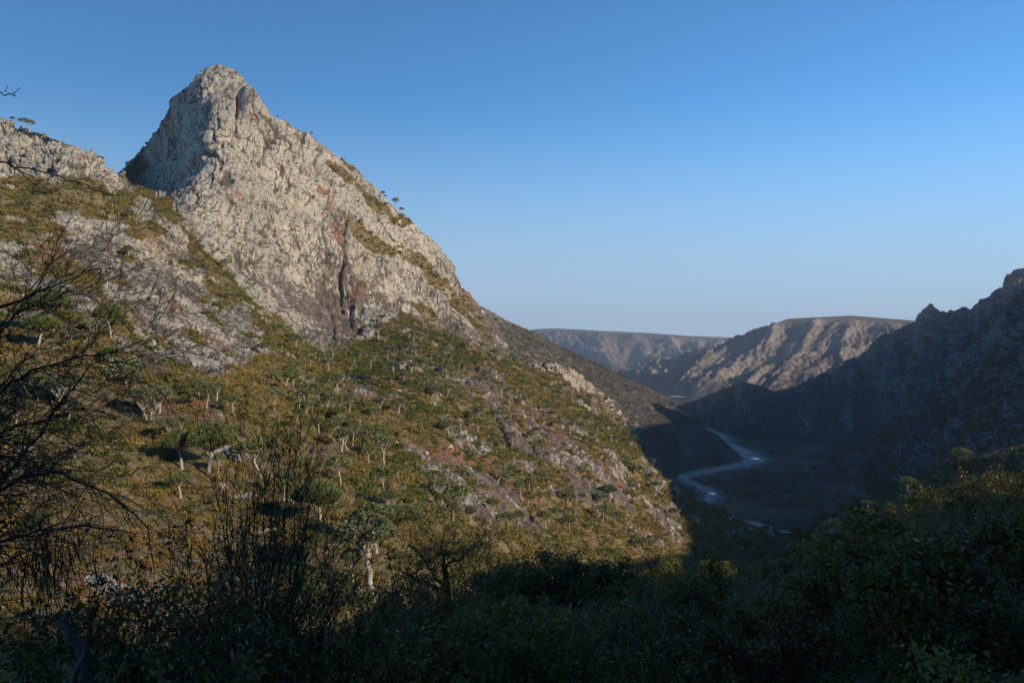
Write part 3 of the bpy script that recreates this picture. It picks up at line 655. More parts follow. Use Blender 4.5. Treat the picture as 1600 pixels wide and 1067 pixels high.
L_SHADE_WARM = leaf_mat('shade_warmed_leaves', [(0.070, 0.050, 0.010), (0.11, 0.076, 0.014), (0.145, 0.095, 0.022), (0.10, 0.078, 0.016), (0.13, 0.082, 0.028)], .22, .38, .5, 3.0)  # foreground leaves reddened for the shaded bushes, offsetting blue skylight in the colour
L_GLOSSY = leaf_mat('bright_green_leaves', [(0.125, 0.135, 0.028), (0.15, 0.15, 0.036)], .35, .42, .3, 2.0)

# ---- shrubs (unit size: about 1 m radius)
def shrub_mesh(name, seed, n, lsize, mat, flat=.75, lobes=7, bare=False, stems=True):
    rng = np.random.default_rng(seed); parts = []; mi = []
    if bare:
        a = rng.uniform(0, 2 * np.pi, n); th = np.abs(rng.normal(0, .65, n)).clip(0, 1.35)
        d = np.stack([np.cos(a) * np.sin(th), np.sin(a) * np.sin(th), np.cos(th)], 1)
        L = rng.uniform(.35, 1.0, n)[:, None]; st = d * rng.uniform(0, .55, n)[:, None]; e = d * L + rng.normal(size=(n, 3)) * .15
        w = np.cross(d, rng.normal(size=(n, 3))); w /= np.linalg.norm(w, axis=1, keepdims=True); w *= lsize
        st[:, 2] = np.abs(st[:, 2]); V = np.stack([st - w, st + w, e + w * .3, e - w * .3], 1).reshape(-1, 3); V[:, 2] *= .85
        parts.append((V, np.arange(4 * n).reshape(-1, 4))); mi += [0] * n
        return mesh_np(name, *join(parts), [mat], smooth_sh=False)
    c = rng.normal(size=(lobes, 3)) * [.5, .5, .22]; c[:, 2] = np.abs(c[:, 2]) + .32
    rr = rng.uniform(.30, .52, lobes)
    k = rng.integers(0, lobes, n); d = rng.normal(size=(n, 3)); d[:, 2] += .35; d /= np.linalg.norm(d, axis=1, keepdims=True)
    C = c[k] + d * (rr[k] * rng.uniform(.6, 1.1, n) ** .6)[:, None]; C[:, 2] = np.abs(C[:, 2] * flat)
    V, Fq = quads_leaves(C, lsize, rng, aspect=1.7, dirs=d * .6)
    return mesh_np(name, V, Fq, [mat], smooth_sh=False)

def stems_mesh(name, seed, mat, h=.6, n=7):
    rng = np.random.default_rng(seed); L = []
    for _ in range(n):
        a = rng.uniform(0, 2 * np.pi); grow((0, 0, -.1), (np.cos(a) * .6, np.sin(a) * .6, 1), h, .035, 1, L, rng, .2, .05, 2, .7, .6, 4, None, .012)
    return mesh_np(name, *tubes(L, 3), [mat])

MATS = [L_OCHRE, L_OLIVE, L_GREEN, L_BROWN]
NAMES = ['ochre', 'olive', 'green', 'bare']
src = bpy.data.collections.new('shrub_sources')
FAR = []
for k, mt in enumerate(MATS):
    for s in range(2):
        me = shrub_mesh('shrub', 200 + 10 * k + s, 90 if k < 3 else 110, .34 if k < 3 else .022, mt, bare=(k == 3))
        o = bpy.data.objects.new('shrub_source_%d' % (k * 2 + s), me); src.objects.link(o); FAR.append(o)

def gn_scatter(name, label, pts, rot, sc, idx, coll):
    me = bpy.data.meshes.new(name); me.vertices.add(len(pts)); me.vertices.foreach_set('co', np.asarray(pts, np.float32).ravel())
    for nm, ar in (('sc', sc), ('rz', rot)):
        t = me.attributes.new(nm, 'FLOAT', 'POINT'); t.data.foreach_set('value', np.asarray(ar, np.float32))
    t = me.attributes.new('pick', 'INT', 'POINT'); t.data.foreach_set('value', np.asarray(idx, np.int32))
    o = link(name, me); tag(o, label, kind='stuff')
    ng = bpy.data.node_groups.new(name, 'GeometryNodeTree')
    ng.interface.new_socket('Geometry', in_out='INPUT', socket_type='NodeSocketGeometry'); ng.interface.new_socket('Geometry', in_out='OUTPUT', socket_type='NodeSocketGeometry')
    N = ng.nodes.new; gi = N('NodeGroupInput'); go = N('NodeGroupOutput'); ip = N('GeometryNodeInstanceOnPoints'); ci = N('GeometryNodeCollectionInfo')
    mp = N('GeometryNodeMeshToPoints')
    ci.inputs['Collection'].default_value = coll; ci.inputs['Separate Children'].default_value = True; ci.inputs['Reset Children'].default_value = True
    def na(nm, ty):
        x = N('GeometryNodeInputNamedAttribute'); x.data_type = ty; x.inputs[0].default_value = nm; return x.outputs[0]
    cx = N('ShaderNodeCombineXYZ'); Lk = ng.links.new
    Lk(gi.outputs[0], mp.inputs['Mesh']); Lk(mp.outputs[0], ip.inputs['Points']); Lk(ci.outputs[0], ip.inputs['Instance']); ip.inputs['Pick Instance'].default_value = True
    Lk(na('pick', 'INT'), ip.inputs['Instance Index']); Lk(na('rz', 'FLOAT'), cx.inputs[2]); Lk(cx.outputs[0], ip.inputs['Rotation'])
    Lk(na('sc', 'FLOAT'), ip.inputs['Scale']); Lk(ip.outputs[0], go.inputs[0])
    mod = o.modifiers.new('scatter', 'NODES'); mod.node_group = ng
    return o

# ---- words for where a thing stands
LAND = [(325,700,'the largest dome'),(240,640,'the many-trunked dragon tree'),(330,625,'the close pair by the outcrop'),(175,515,'the tree against the rock rib'),(585,890,'the tallest white trunk'),(500,790,'the leaning pale dome'),(625,810,'the wide blue-green dome'),
 (690,740,'the red-stained outcrop'),(790,780,'the long striped outcrop'),(905,740,'the red crag'),(625,565,'the pale scree patch'),(560,600,'the slanting pale slab'),(585,525,'the green thicket'),(820,655,'the dark brown slab'),(540,480,'the deep cleft'),(340,580,'the foot of the rock rib'),
 (430,505,'the foot of the cliff'),(965,715,'the sunlit crest rocks'),(1020,835,'the red corner of the slope'),(100,290,'the left crest'),(440,690,'the row of white trunks'),(700,600,'the broken grey outcrop'),(690,850,'the acacia-like tree'),(400,750,'the fanning twigs'),(190,930,'the bare red gully'),(60,560,'the bare twigs'),(800,560,'the edge of the cliff'),(150,400,'the top of the rock rib')]
FLAND = [(860,860,'the round-topped tree'),(1110,870,'the yellow-green bush'),(1375,790,'the sunlit green tree'),(1498,720,'the knoll dragon tree'),(690,870,'the acacia-like tree'),(400,900,'the fanning twigs'),(1545,740,'the big dark round tree'),(1235,850,'the end of the river bed'),(1560,1030,'the bottom right corner'),(1302,830,'the low dragon tree'),(700,1040,'the tangled shrub at bottom centre'),(1000,1040,'the tangled shrub right of centre')]
def near(u, v, L):
    a, b, nm = min(L, key=lambda l: (l[0] - u) ** 2 + (l[1] - v) ** 2 * 1.3); dx, dy = u - a, v - b
    r = math.hypot(dx, dy); how = 'just' if r < 28 else 'a little' if r < 60 else 'well' if r < 120 else 'far'
    if r < 9: return 'beside ' + nm
    dr = ('right of' if dx > 0 else 'left of') if abs(dx) > abs(dy) * 1.8 else ('below' if dy > 0 else 'above') if abs(dy) > abs(dx) * 1.8 else (('below' if dy > 0 else 'above') + ' and ' + ('right of' if dx > 0 else 'left of'))
    return how + ' ' + dr + ' ' + nm

# ---- where shrubs stand on the mountain
a_ = MG[:-1, :-1]; area = np.linalg.norm(np.cross(MG[1:, :-1] - a_, MG[:-1, 1:] - a_), axis=-1)
U2, V2 = pix(np.where(MG[..., 1:2] > 5, MG, 5)); dist = np.linalg.norm(MG, axis=-1)
rock_c, red_c = rock_g, red.reshape(NR, NU)
pn = fbm(MG.reshape(-1, 3) / 35, 3, 300).reshape(NR, NU); pn2 = fbm(MG.reshape(-1, 3) / 12, 3, 301).reshape(NR, NU)
dens = (1 - smooth(.25, .6, rock_c)) * (1 - .75 * red_c * (pn2 > -.05)) * smooth(-.33, -.02, pn2 + .1)
dens = dens * 0.75 + 0.075 * (rock_c > .5) * smooth(0.0, .22, pn2)
w = (dens[:-1, :-1] * area); w[:NB] *= .3; w[dist[:-1, :-1] < 42] = 0
w[(U2[:-1, :-1] < -60) | (U2[:-1, :-1] > 1300)] = 0
tot = w.sum(); NS = int(min(tot, 90000)); print('shrubs', tot)
cs_ = np.cumsum(w.ravel()); pick = np.searchsorted(cs_, RNG.uniform(0, cs_[-1], NS)); pi_, pj = np.unravel_index(pick, w.shape)
fu, fv = RNG.uniform(0, 1, (2, NS, 1))
SP = MG[pi_, pj] * (1 - fu) * (1 - fv) + MG[pi_ + 1, pj] * fu * (1 - fv) + MG[pi_, pj + 1] * (1 - fu) * fv + MG[pi_ + 1, pj + 1] * fu * fv
su, sv = pix(SP); sd = SP[:, 1]; srock = rock_c[pi_, pj]
kn = fbm(SP / 24, 3, 310) + RNG.normal(0, .14, NS)
och = .32 * smooth(620, 150, su) * smooth(380, 560, sv) + .12 * smooth(700, 850, sv) * smooth(700, 400, su) - .10
kind = np.where(kn + och > .19, 0, np.where(kn > -.13, 1, 2)); kind = np.where(RNG.uniform(size=NS) < .10 + .35 * smooth(.0, .25, fbm(SP / 18, 3, 311)), 3, kind)
kind = np.where(poly_mask(su, sv, [(545,545),(600,515),(700,520),(760,560),(660,600),(640,660),(560,620)], 15) > .5, np.where(RNG.uniform(size=NS) < .75, 2, kind), kind)
ssc = RNG.lognormal(math.log(0.9), .46, NS).clip(.35, 2.6) * np.where(srock > .5, .5, 1.0) * np.where(kind == 2, 1.1, 1) * (0.72 + .28 * smooth(60, 250, sd))
srz = RNG.uniform(0, 6.283, NS); SP[:, 2] -= .08 * ssc
appar = ssc / sd; vis = (su > 0) & (su < 1600) & (sv < 1010)
big = np.argsort(np.where(vis, -appar, 9))[:300]
rest = np.ones(NS, bool); rest[big] = False
gn_scatter('shrub_cover', 'olive, ochre and grey shrubs covering the mountain slope', SP[rest], srz[rest], ssc[rest], (kind * 2 + RNG.integers(0, 2, NS))[rest], src)
NEAR = []
for k, mt in enumerate(MATS):
    NEAR.append([(shrub_mesh('foliage', 400 + 10 * k + s, 420 if k < 3 else 420, .15 if k < 3 else .010, mt, bare=(k == 3), lobes=11), stems_mesh('stem', 440 + 10 * k + s, B_GREY)) for s in range(3)])
SH_LAB = ['rounded ochre-leaved shrub low on the sunlit slope behind the dark bushes', 'olive green shrub low on the sunlit slope behind the dark bushes', 'fresh green rounded shrub low on the sunlit slope behind the dark bushes', 'grey leafless twiggy shrub low on the sunlit slope behind the dark bushes']
SH_GRP = ['ochre shrubs on the lower slope', 'olive shrubs on the lower slope', 'green shrubs on the lower slope', 'leafless shrubs on the lower slope']
for q, b in enumerate(big):
    fo, stm = NEAR[kind[b]][q % 3]
    if q < 90:
        e = link('shrub', None, None, SP[b]); e.empty_display_size = .3
        link('foliage' if kind[b] < 3 else 'twigs', fo, e); link('stem', stm, e)
    else: e = link('shrub', fo, None, SP[b])
    e.scale = (ssc[b],) * 3; e.rotation_euler = (0, 0, srz[b])
    tag(e, ('big ' if ssc[b] > 1.35 else 'small ' if ssc[b] < .8 else '') + ['ochre shrub', 'olive shrub', 'green shrub', 'leafless grey shrub'][kind[b]] + ' ' + near(su[b], sv[b], LAND), 'shrub', SH_GRP[kind[b]])

# ---- dragon blood trees
def dragon(seed, H, crown_r, crown_h, n_ros, blade, ragged=0.0, trunk_f=.5, lean=.1, sides=6, multi=1, blades=6, bw=4.0):
    """trunk, limbs, crown meshes; base at the origin"""
    rng = np.random.default_rng(seed); zt = H * trunk_f; ang = rng.uniform(0, 6.28); lx = np.array([np.cos(ang), np.sin(ang), 0]) * lean
    r0 = .045 * H * .68; trunks, limbs = [], []
    tops = []
    for mth in range(multi):
        off = np.zeros(3) if multi == 1 else np.array([np.cos(mth * 2.1 + ang), np.sin(mth * 2.1 + ang), 0]) * .5
        tz = np.linspace(0, 1, 7)[:, None]
        pts = np.concatenate([np.zeros((7, 2)), tz * zt - .25 * (tz == 0)], 1) + lx * zt * tz ** 1.3 + off * tz * zt * .8 + rng.normal(size=(7, 3)) * .007 * H * [1, 1, 0] * (tz > 0)
        trunks.append((pts, np.array([1.45, 1.05, .95, .9, .86, .84, .95]) * r0 / multi ** .4)); tops.append(pts[-1])
    cc = np.mean(tops, 0); zb = H - crown_h
    nl = 6
    for tp in tops:
        for k in range(nl):
            a = k * 6.283 / nl + rng.uniform(-.3, .3); e1 = crown_r * rng.uniform(.35, .5)
            p1 = tp + np.array([np.cos(a) * e1 * .75, np.sin(a) * e1 * .75, (zb - tp[2]) * .62 + rng.uniform(-.1, .15)])
            L = [(np.array([tp - [0, 0, .05 * H], tp * .55 + p1 * .45 + [0, 0, -.02 * H], p1]), np.array([.62, .5, .42]) * r0)]
            for s in (-1, 0, 1):
                a2 = a + s * .38 + rng.uniform(-.12, .12); e2 = crown_r * (.86 if s else .62) * rng.uniform(.85, 1.05)
                p2 = cc + np.array([np.cos(a2) * e2, np.sin(a2) * e2, 0]); p2[2] = zb + crown_h * .35 * (1 - (e2 / crown_r) ** 2) + .05 * H
                L.append((np.array([p1, (p1 + p2) / 2 + rng.normal(size=3) * .03 * H, p2]), np.array([.4, .3, .2]) * r0))
            limbs.append(L)
    n = n_ros; rr = np.sqrt(1 - rng.uniform(0.0, 1, n) ** 2) * rng.uniform(.93, 1, n); a = rng.uniform(0, 6.283, n)
    lump = 1 + .10 * np.sin(3 * a + seed) + .07 * np.sin(7 * a + 2 * seed)
    rad = rr * crown_r * lump
    z = zb + crown_h * np.sqrt(np.clip(1 - rr ** 2, 0, 1)) * .92 + .03 * H
    C = np.stack([np.cos(a) * rad, np.sin(a) * rad, z], 1) + [cc[0], cc[1], 0]
    if ragged > .3:
        keep = perlin(C / (crown_r * .45) + seed, seed) > -.28 * (1.15 - ragged); C = C[keep]; rr = rr[keep]; a = a[keep]
    nr_ = np.stack([np.cos(a) * rr * .9, np.sin(a) * rr * .9, np.sqrt(np.clip(1.15 - rr ** 2, .1, 2)) * .8], 1)
    under = rng.uniform(size=len(C)) < .45; zl = zb - crown_h * .30 * (1 - rr) + .02 * H
    C[under, 2] = zl[under] + (C[under, 2] - zl[under]) * rng.uniform(0, .9, under.sum())
    m_ = len(C); Cb = np.repeat(C, blades, 0); D = np.repeat(nr_, blades, 0) + rng.normal(size=(m_ * blades, 3)) * .75; D /= np.linalg.norm(D, axis=1, keepdims=True)
    V, Fq = quads_leaves(Cb + D * blade * .45, blade, rng, aspect=bw, dirs=D * 2.2)
    return trunks, limbs, (V, Fq)

def dragon_set(seed, lod, **kw):
    tr, lb, cr = dragon(seed, 6.0, **kw)
    if lod == 0:
        return dict(trunk=mesh_np('trunk', *tubes(tr, 8), [B_DRAGON]), limb=[mesh_np('limb', *tubes(L, 5), [B_LIMB_SHADE]) for L in lb], crown=mesh_np('crown', *cr, [L_DRAGON], smooth_sh=False))
    return dict(trunk=mesh_np('trunk', *tubes(tr, 5), [B_DRAGON]), limb=[mesh_np('branches', *tubes([x for L in lb for x in L], 3), [B_LIMB_SHADE])], crown=mesh_np('crown', *cr, [L_DRAGON], smooth_sh=False))

D0 = {'dome': dragon_set(1, 0, crown_r=2.3, crown_h=2.3, n_ros=1900, blade=.44, trunk_f=.50, lean=.10),
      'dome2': dragon_set(2, 0, crown_r=2.0, crown_h=2.1, n_ros=1700, blade=.44, trunk_f=.52, lean=.15),
      'umbrella': dragon_set(3, 0, crown_r=2.0, crown_h=1.5, n_ros=700, blade=.42, trunk_f=.54, lean=.12, ragged=.6),
      'tall': dragon_set(4, 0, crown_r=1.55, crown_h=1.6, n_ros=560, blade=.42, trunk_f=.60, lean=.12, ragged=.4),
      'multi': dragon_set(5, 0, crown_r=2.9, crown_h=1.5, n_ros=950, blade=.46, trunk_f=.42, lean=.1, multi=3, ragged=.7)}
D1 = [dragon_set(10 + k, 1, crown_r=[1.9, 2.3, 1.6, 2.1][k], crown_h=[1.5, 1.8, 1.3, 1.4][k], n_ros=[190, 230, 160, 180][k], blade=.62, trunk_f=[.56, .5, .6, .52][k], lean=.14, ragged=[.5, .2, .5, .8][k], blades=4, bw=2.6, sides=4) for k in range(4)]
D2 = [dragon_set(20 + k, 1, crown_r=[1.8, 2.2, 1.5][k], crown_h=[1.4, 1.6, 1.2][k], n_ros=100, blade=.85, trunk_f=[.58, .52, .62][k], lean=.14, ragged=.3, blades=3, bw=2.0, sides=4) for k in range(3)]

def put_dragon(st, pos, H, label, group=None, rz=None, wide=1.0, tilt=0.0):
    e = link('dragon_blood_tree', None, None, pos); e.empty_display_size = .5
    s = H / 6.0; e.scale = (s * wide, s * wide, s); e.rotation_euler = (rnd.gauss(0, tilt), rnd.gauss(0, tilt), rnd.uniform(0, 6.28) if rz is None else rz)
    link('trunk', st['trunk'], e)
    for l in st['limb']: link(l.name.split('.')[0], l, e)
    link('crown', st['crown'], e)
    return tag(e, label, 'tree', group)

NAMED = [ # u, v of the foot, height in photo pixels, type, width factor, label
 (325,738,70,'dome',1.1,'largest domed dark green dragon tree in the middle of the lower left slope'),
 (284,732,53,'dome2',1.15,'blue-green domed dragon tree directly left of the largest dome'),
 (262,692,40,'umbrella',.9,'dragon tree with bare forked limbs uphill of the two domes'),
 (281,684,30,'umbrella',1.1,'small ragged dragon tree just behind the blue-green dome'),
 (232,664,52,'multi',1.15,'wide many-trunked dragon tree uphill left of the two domes'),
 (248,648,42,'dome2',1.0,'dragon tree with bright dense crown behind the many-trunked one'),
 (323,639,40,'umbrella',.8,'slim dragon tree by the pale outcrop, left of a close pair'),
 (337,636,36,'tall',1.1,'slim dragon tree by the pale outcrop, right of a close pair'),
 (311,621,28,'umbrella',.9,'dark dragon tree above the close pair by the outcrop'),
 (364,650,30,'umbrella',1.1,'forked dragon tree right of the pale outcrop'),
 (282,772,34,'umbrella',1.4,'low flat dragon tree below the blue-green dome'),
 (340,742,34,'tall',.8,'thin dragon tree with bare pale limbs beside the largest dome'),
 (174,528,48,'dome2',1.0,'dragon tree standing against the pale rock rib on the left'),
 (176,588,42,'umbrella',.9,'dragon tree below the one standing against the rock rib'),
 (84,528,66,'dome2',1.2,'tall dragon tree half hidden behind bare twigs at the left'),
 (58,550,52,'dome2',1.2,'blue-green dragon tree far left behind the bare twigs'),
 (100,640,52,'multi',1.15,'leaning many-trunked dragon tree behind the bare twigs'),
 (58,628,46,'multi',1.1,'wide dragon tree at far left behind the densest twigs'),
 (104,668,36,'umbrella',1.3,'small dragon tree with splayed white limbs near the bare twigs'),
 (24,672,50,'dome',1.1,'pale domed dragon tree at the left edge of the slope'),
 (584,925,112,'tall',1.25,'tallest dragon tree with long white trunk near the dark bushes'),
 (589,862,68,'umbrella',1.15,'forked dragon tree right behind the tallest white trunk'),
 (553,908,50,'umbrella',.85,'dragon tree in shade with blackened crown beside the white trunk'),
 (555,850,42,'umbrella',.9,'small dragon tree left of the forked one'),
 (500,822,58,'dome',1.35,'big pale green dome leaning on the slope above the dark shrub'),
 (624,838,46,'dome',1.5,'wide blue-green dome right above the forked dragon tree'),
 (610,790,26,'multi',1.2,'flat spreading dragon tree behind the wide dome'),
 (637,795,20,'dome2',1.1,'little dragon tree next to the flat spreading one'),
 (701,822,30,'tall',1.0,'slender dragon tree behind the dark acacia-like tree'),
 (662,805,24,'umbrella',1.0,'small dragon tree uphill of the dark acacia-like tree'),
 (682,800,20,'umbrella',1.2,'low dark dragon tree uphill of the dark acacia-like tree'),
 (766,812,24,'umbrella',1.1,'dragon tree on the slope under the long striped outcrop'),
 (806,828,26,'umbrella',.9,'dragon tree with leaning white trunk under the striped outcrop'),
 (850,832,28,'umbrella',1.0,'dragon tree on the slope right of the striped outcrop'),
 (886,838,28,'umbrella',1.1,'dragon tree on the slope furthest down toward the shaded edge'),
 (735,815,22,'dome2',1.0,'rounded dragon tree below the striped outcrop'),
 (950,785,24,'dome2',1.1,'dragon tree on the sunlit edge of the slope'),
 (498,684,28,'tall',1.1,'dragon tree with tall white trunk mid-slope among the shrubs'),
 (520,690,30,'tall',1.0,'dragon tree with leaning white trunk mid-slope among the shrubs'),
 (456,672,22,'umbrella',1.2,'flat dragon tree mid-slope at the left of a row'),
 (530,712,36,'tall',1.2,'dragon tree with twin pale stem mid-slope below the row'),
 (622,650,26,'umbrella',1.2,'flat-topped dragon tree in the middle of the open slope'),
 (591,530,24,'tall',1.0,'dragon tree at the foot of the cliff by the green thicket'),
]
used = []
for (u, v, hp, ty, wf, lab) in NAMED:
    p, n, i, j = on_mountain(u, v); H = hp / F * p[1] * 1.12
    put_dragon(D0[ty], p - [0, 0, .1], H, lab, 'dragon trees picked out on the slope', wide=wf); used.append((u, v))
CREST = [(9,197,8,'small dragon tree on the left crest nearest the picture edge',1.3),(38,200,15,'broad dragon tree on top of the left crest',1.5),(54,205,17,'dragon tree with thin trunk on top of the left crest',1.1),(156,268,16,'flat dragon tree where the left crest drops to the gap',1.6),
         (598,310,10,'upper of two tiny dragon trees on the right skyline of the peak',1.0),(602,314,7,'lower of two tiny dragon trees on the right skyline of the peak',1.0),(616,328,16,'largest dragon tree on the right skyline of the peak',1.0),(627,334,10,'lowest dragon tree on the right skyline of the peak',1.1),
         (437,192,6,'tiny dragon tree at the shoulder right of the summit',.8),(484,214,7,'tiny dragon tree on the ridge between shoulder and skyline trees',1.0)]
for (u, v, hp, lab, wf) in CREST:
    j = int(np.searchsorted(us, u)); p = MG[NB, j]; H = hp / F * p[1]
    put_dragon(D1[0] if hp > 12 else D2[0], p - [0, 0, .25], H, lab, 'dragon trees on the skyline', wide=wf)

# the many dragon trees spread over the slope
wt = (1 - smooth(.2, .5, rock_c[:-1, :-1])) * area * smooth(90, 200, dist[:-1, :-1]); wt[:NB + 4] = 0
Uc, Vc = U2[:-1, :-1], V2[:-1, :-1]
wt *= (smooth(350, 480, Uc) * smooth(1080, 950, Uc) * smooth(500, 560, Vc) * smooth(880, 800, Vc) + .25 * (Uc > 0) * (Vc > 300) * (Vc < 860)) * (.10 + smooth(-.04, .22, pn[:-1, :-1]))
cs_ = np.cumsum(wt.ravel()); T = []; nlab = 0
ZONES = [(lambda u, v: v < 420, 'dragon tree high on the bushy ledges of the left shoulder', 'dragon trees on the left shoulder'),
         (lambda u, v: u < 420, 'dragon tree on the ochre slope under the pale rock rib', 'dragon trees under the rock rib'),
         (lambda u, v: u > 760, 'dragon tree on the rocky right flank of the slope', 'dragon trees on the right flank'),
         (lambda u, v: v < 640, 'small dragon tree on the upper slope close below the cliff', 'dragon trees below the cliff'),
         (lambda u, v: v < 740, 'dragon tree with pale trunk in the middle of the slope', 'dragon trees in the middle of the slope'),
         (lambda u, v: True, 'dragon tree with pale trunk on the lower middle slope', 'dragon trees on the lower middle slope')]
while len(T) < 225:
    k = int(np.searchsorted(cs_, RNG.uniform(0, cs_[-1]))); i, j = np.unravel_index(k, wt.shape); p = MG[i, j]; u, v = pix(p)
    if any(abs(u - a) < 9 and abs(v - b) < 12 for a, b in used): continue
    used.append((u, v)); T.append(p)
    H = float(np.clip(RNG.normal(5.3, 1.6), 2.6, 9.0)); px = H * F / p[1]
    st = D1[rnd.randrange(4)] if px > 24 else D2[rnd.randrange(3)]
    lab, gp = next((l, g) for f, l, g in ZONES if f(u, v))
    wf = rnd.uniform(.75, 1.4)
    put_dragon(st, p - [0, 0, .15], H, ('tall ' if H > 6.3 else 'short ' if H < 4.9 else '') + ('wide-crowned ' if wf > 1.09 else 'narrow-crowned ' if wf < .95 else '') + 'dragon tree ' + near(u, v, LAND), 'dragon trees spread over the slope', wide=wf, tilt=.13)

# ---- boulders
def boulder_mesh(seed):
    import bmesh
    bm = bmesh.new(); bmesh.ops.create_icosphere(bm, subdivisions=2, radius=1); V = np.array([v.co[:] for v in bm.verts]); Fq = np.array([[x.index for x in f.verts] for f in bm.faces]); bm.free()
    rng = np.random.default_rng(seed); pl = rng.normal(size=(11, 3)); pl /= np.linalg.norm(pl, axis=1, keepdims=True); h = rng.uniform(.5, .85, 11)
    for n_, h_ in zip(pl, h):
        e = V @ n_ - h_; V -= n_ * np.maximum(e, 0)[:, None]
    V *= [1, .8, .9]; z = np.zeros(len(V))
    return mesh_np('boulder', V, Fq, [M_MOUNT], dict(rock=z + 1, dark=z, rust=z, red=z, crack=z), smooth_sh=False)
BM = [boulder_mesh(s) for s in range(5)]
spots = [(312,606,2.0),(318,610,1.4),(346,628,2.4),(352,632,1.6),(160,900,1.0),(168,912,.7),(188,922,.7),(205,935,.8),(216,944,.6),(300,566,1.8),(236,470,3),(455,780,1.2),(470,776,1.0),(398,640,1.0)]
bw = (.15 + smooth(.02, .3, rock_c[:-1, :-1]) * (1 - smooth(.6, .9, rock_c[:-1, :-1])) * 2 + .8 * red_c[:-1, :-1]) * area; bw[:NB + 6] = 0; bw[(Vc < 300) | (Vc > 930) | (Uc < 0) | (Uc > 1060)] = 0
cs_ = np.cumsum(bw.ravel())
for k in range(150):
    i, j = np.unravel_index(int(np.searchsorted(cs_, RNG.uniform(0, cs_[-1]))), bw.shape); u, v = pix(MG[i, j]); spots.append((u, v, rnd.uniform(.8, 2.4)))
for k, (u, v, s) in enumerate(spots):
    p, n, i, j = on_mountain(u, v); o = link('boulder', BM[k % 5], None, p - [0, 0, s * .18]); s *= .75; o.scale = (s * rnd.uniform(.8, 1.2), s * rnd.uniform(.8, 1.2), s * rnd.uniform(.7, 1.3)); o.rotation_euler = (rnd.uniform(-.5, .5), rnd.uniform(-.5, .5), rnd.uniform(0, 6.28))
    tag(o, ('large ' if s > 1.9 else 'small ' if s < 1.2 else '') + 'pale angular boulder ' + near(u, v, LAND), 'boulder', 'boulders on the slope')

# ================================================================== FOREGROUND PLANTS (in the shade)
def leafy(seed, H, n_leaf, lsize, mat, spread=.8, trop=.06, lvl=3, nch=3, wig=.28, stems=1, open_=0.0, cl=.22, bark=None, sides=4, first=.34):
    rng = np.random.default_rng(seed); L = []; tips = []
    for s in range(stems):
        a = rng.uniform(0, 6.28); t = .25 if stems == 1 else .75
        grow((0, 0, -.2), (np.cos(a) * t, np.sin(a) * t, 1), H * first, H * .022 / stems ** .5, lvl, L, rng, wig * .8, trop, nch, spread, .68, 6, tips, .006)
    tips = np.array(tips); zmax = tips[:, 2].max(); f = H / zmax
    L = [(p * f, r) for p, r in L]; tips = tips * f
    k = rng.integers(0, len(tips), n_leaf); C = tips[k] + rng.normal(size=(n_leaf, 3)) * cl * [1, 1, .7]
    V, Fq = quads_leaves(C, lsize, rng, aspect=1.9, up=.2)
    big = [x for x in L if x[1][0] > H * .009]; small = [x for x in L if x[1][0] <= H * .009]
    if not small: small = big[-1:]
    return dict(trunk=mesh_np('trunk', *tubes(big, 6), [bark or B_DARK]), twigs=mesh_np('twigs', *tubes(small, 3), [bark or B_DARK]),
                foliage=mesh_np('foliage', V, Fq, [mat], smooth_sh=False))

def put_tree(st, pos, s, name, label, cat, group=None, rz=None, mat=None):
    e = link(name, None, None, pos); e.empty_display_size = .3; e.scale = (s, s, s); e.rotation_euler = (0, 0, rnd.uniform(0, 6.28) if rz is None else rz)
    for k in ('trunk', 'twigs', 'foliage'):
        if st.get(k):
            o = link(k, st[k], e)
            if mat and k == 'foliage': o.material_slots[0].link = 'OBJECT'; o.material_slots[0].material = mat
    return tag(e, label, cat, group)

FT = [leafy(500, 5, 9000, .19, L_FORE, stems=2, nch=3, lvl=4, cl=.20), leafy(501, 5, 9000, .18, L_FORE, stems=3, nch=3, lvl=4, spread=.9, cl=.2),
      leafy(502, 5, 3000, .12, L_FORE, stems=5, nch=3, lvl=4, spread=.8, cl=.15, bark=B_TWIG), leafy(503, 5, 9000, .19, L_GLOSSY, stems=3, nch=3, lvl=4, cl=.22)]
FTF = [leafy(510, 5, 2600, .36, L_FORE, stems=2, nch=3, lvl=3, cl=.32), leafy(511, 5, 2600, .34, L_FORE, stems=3, nch=3, lvl=3, cl=.34), leafy(512, 5, 900, .26, L_FORE, stems=5, nch=3, lvl=3, cl=.25, bark=B_TWIG), leafy(513, 5, 2600, .34, L_GLOSSY, stems=3, nch=3, lvl=3, cl=.32)]

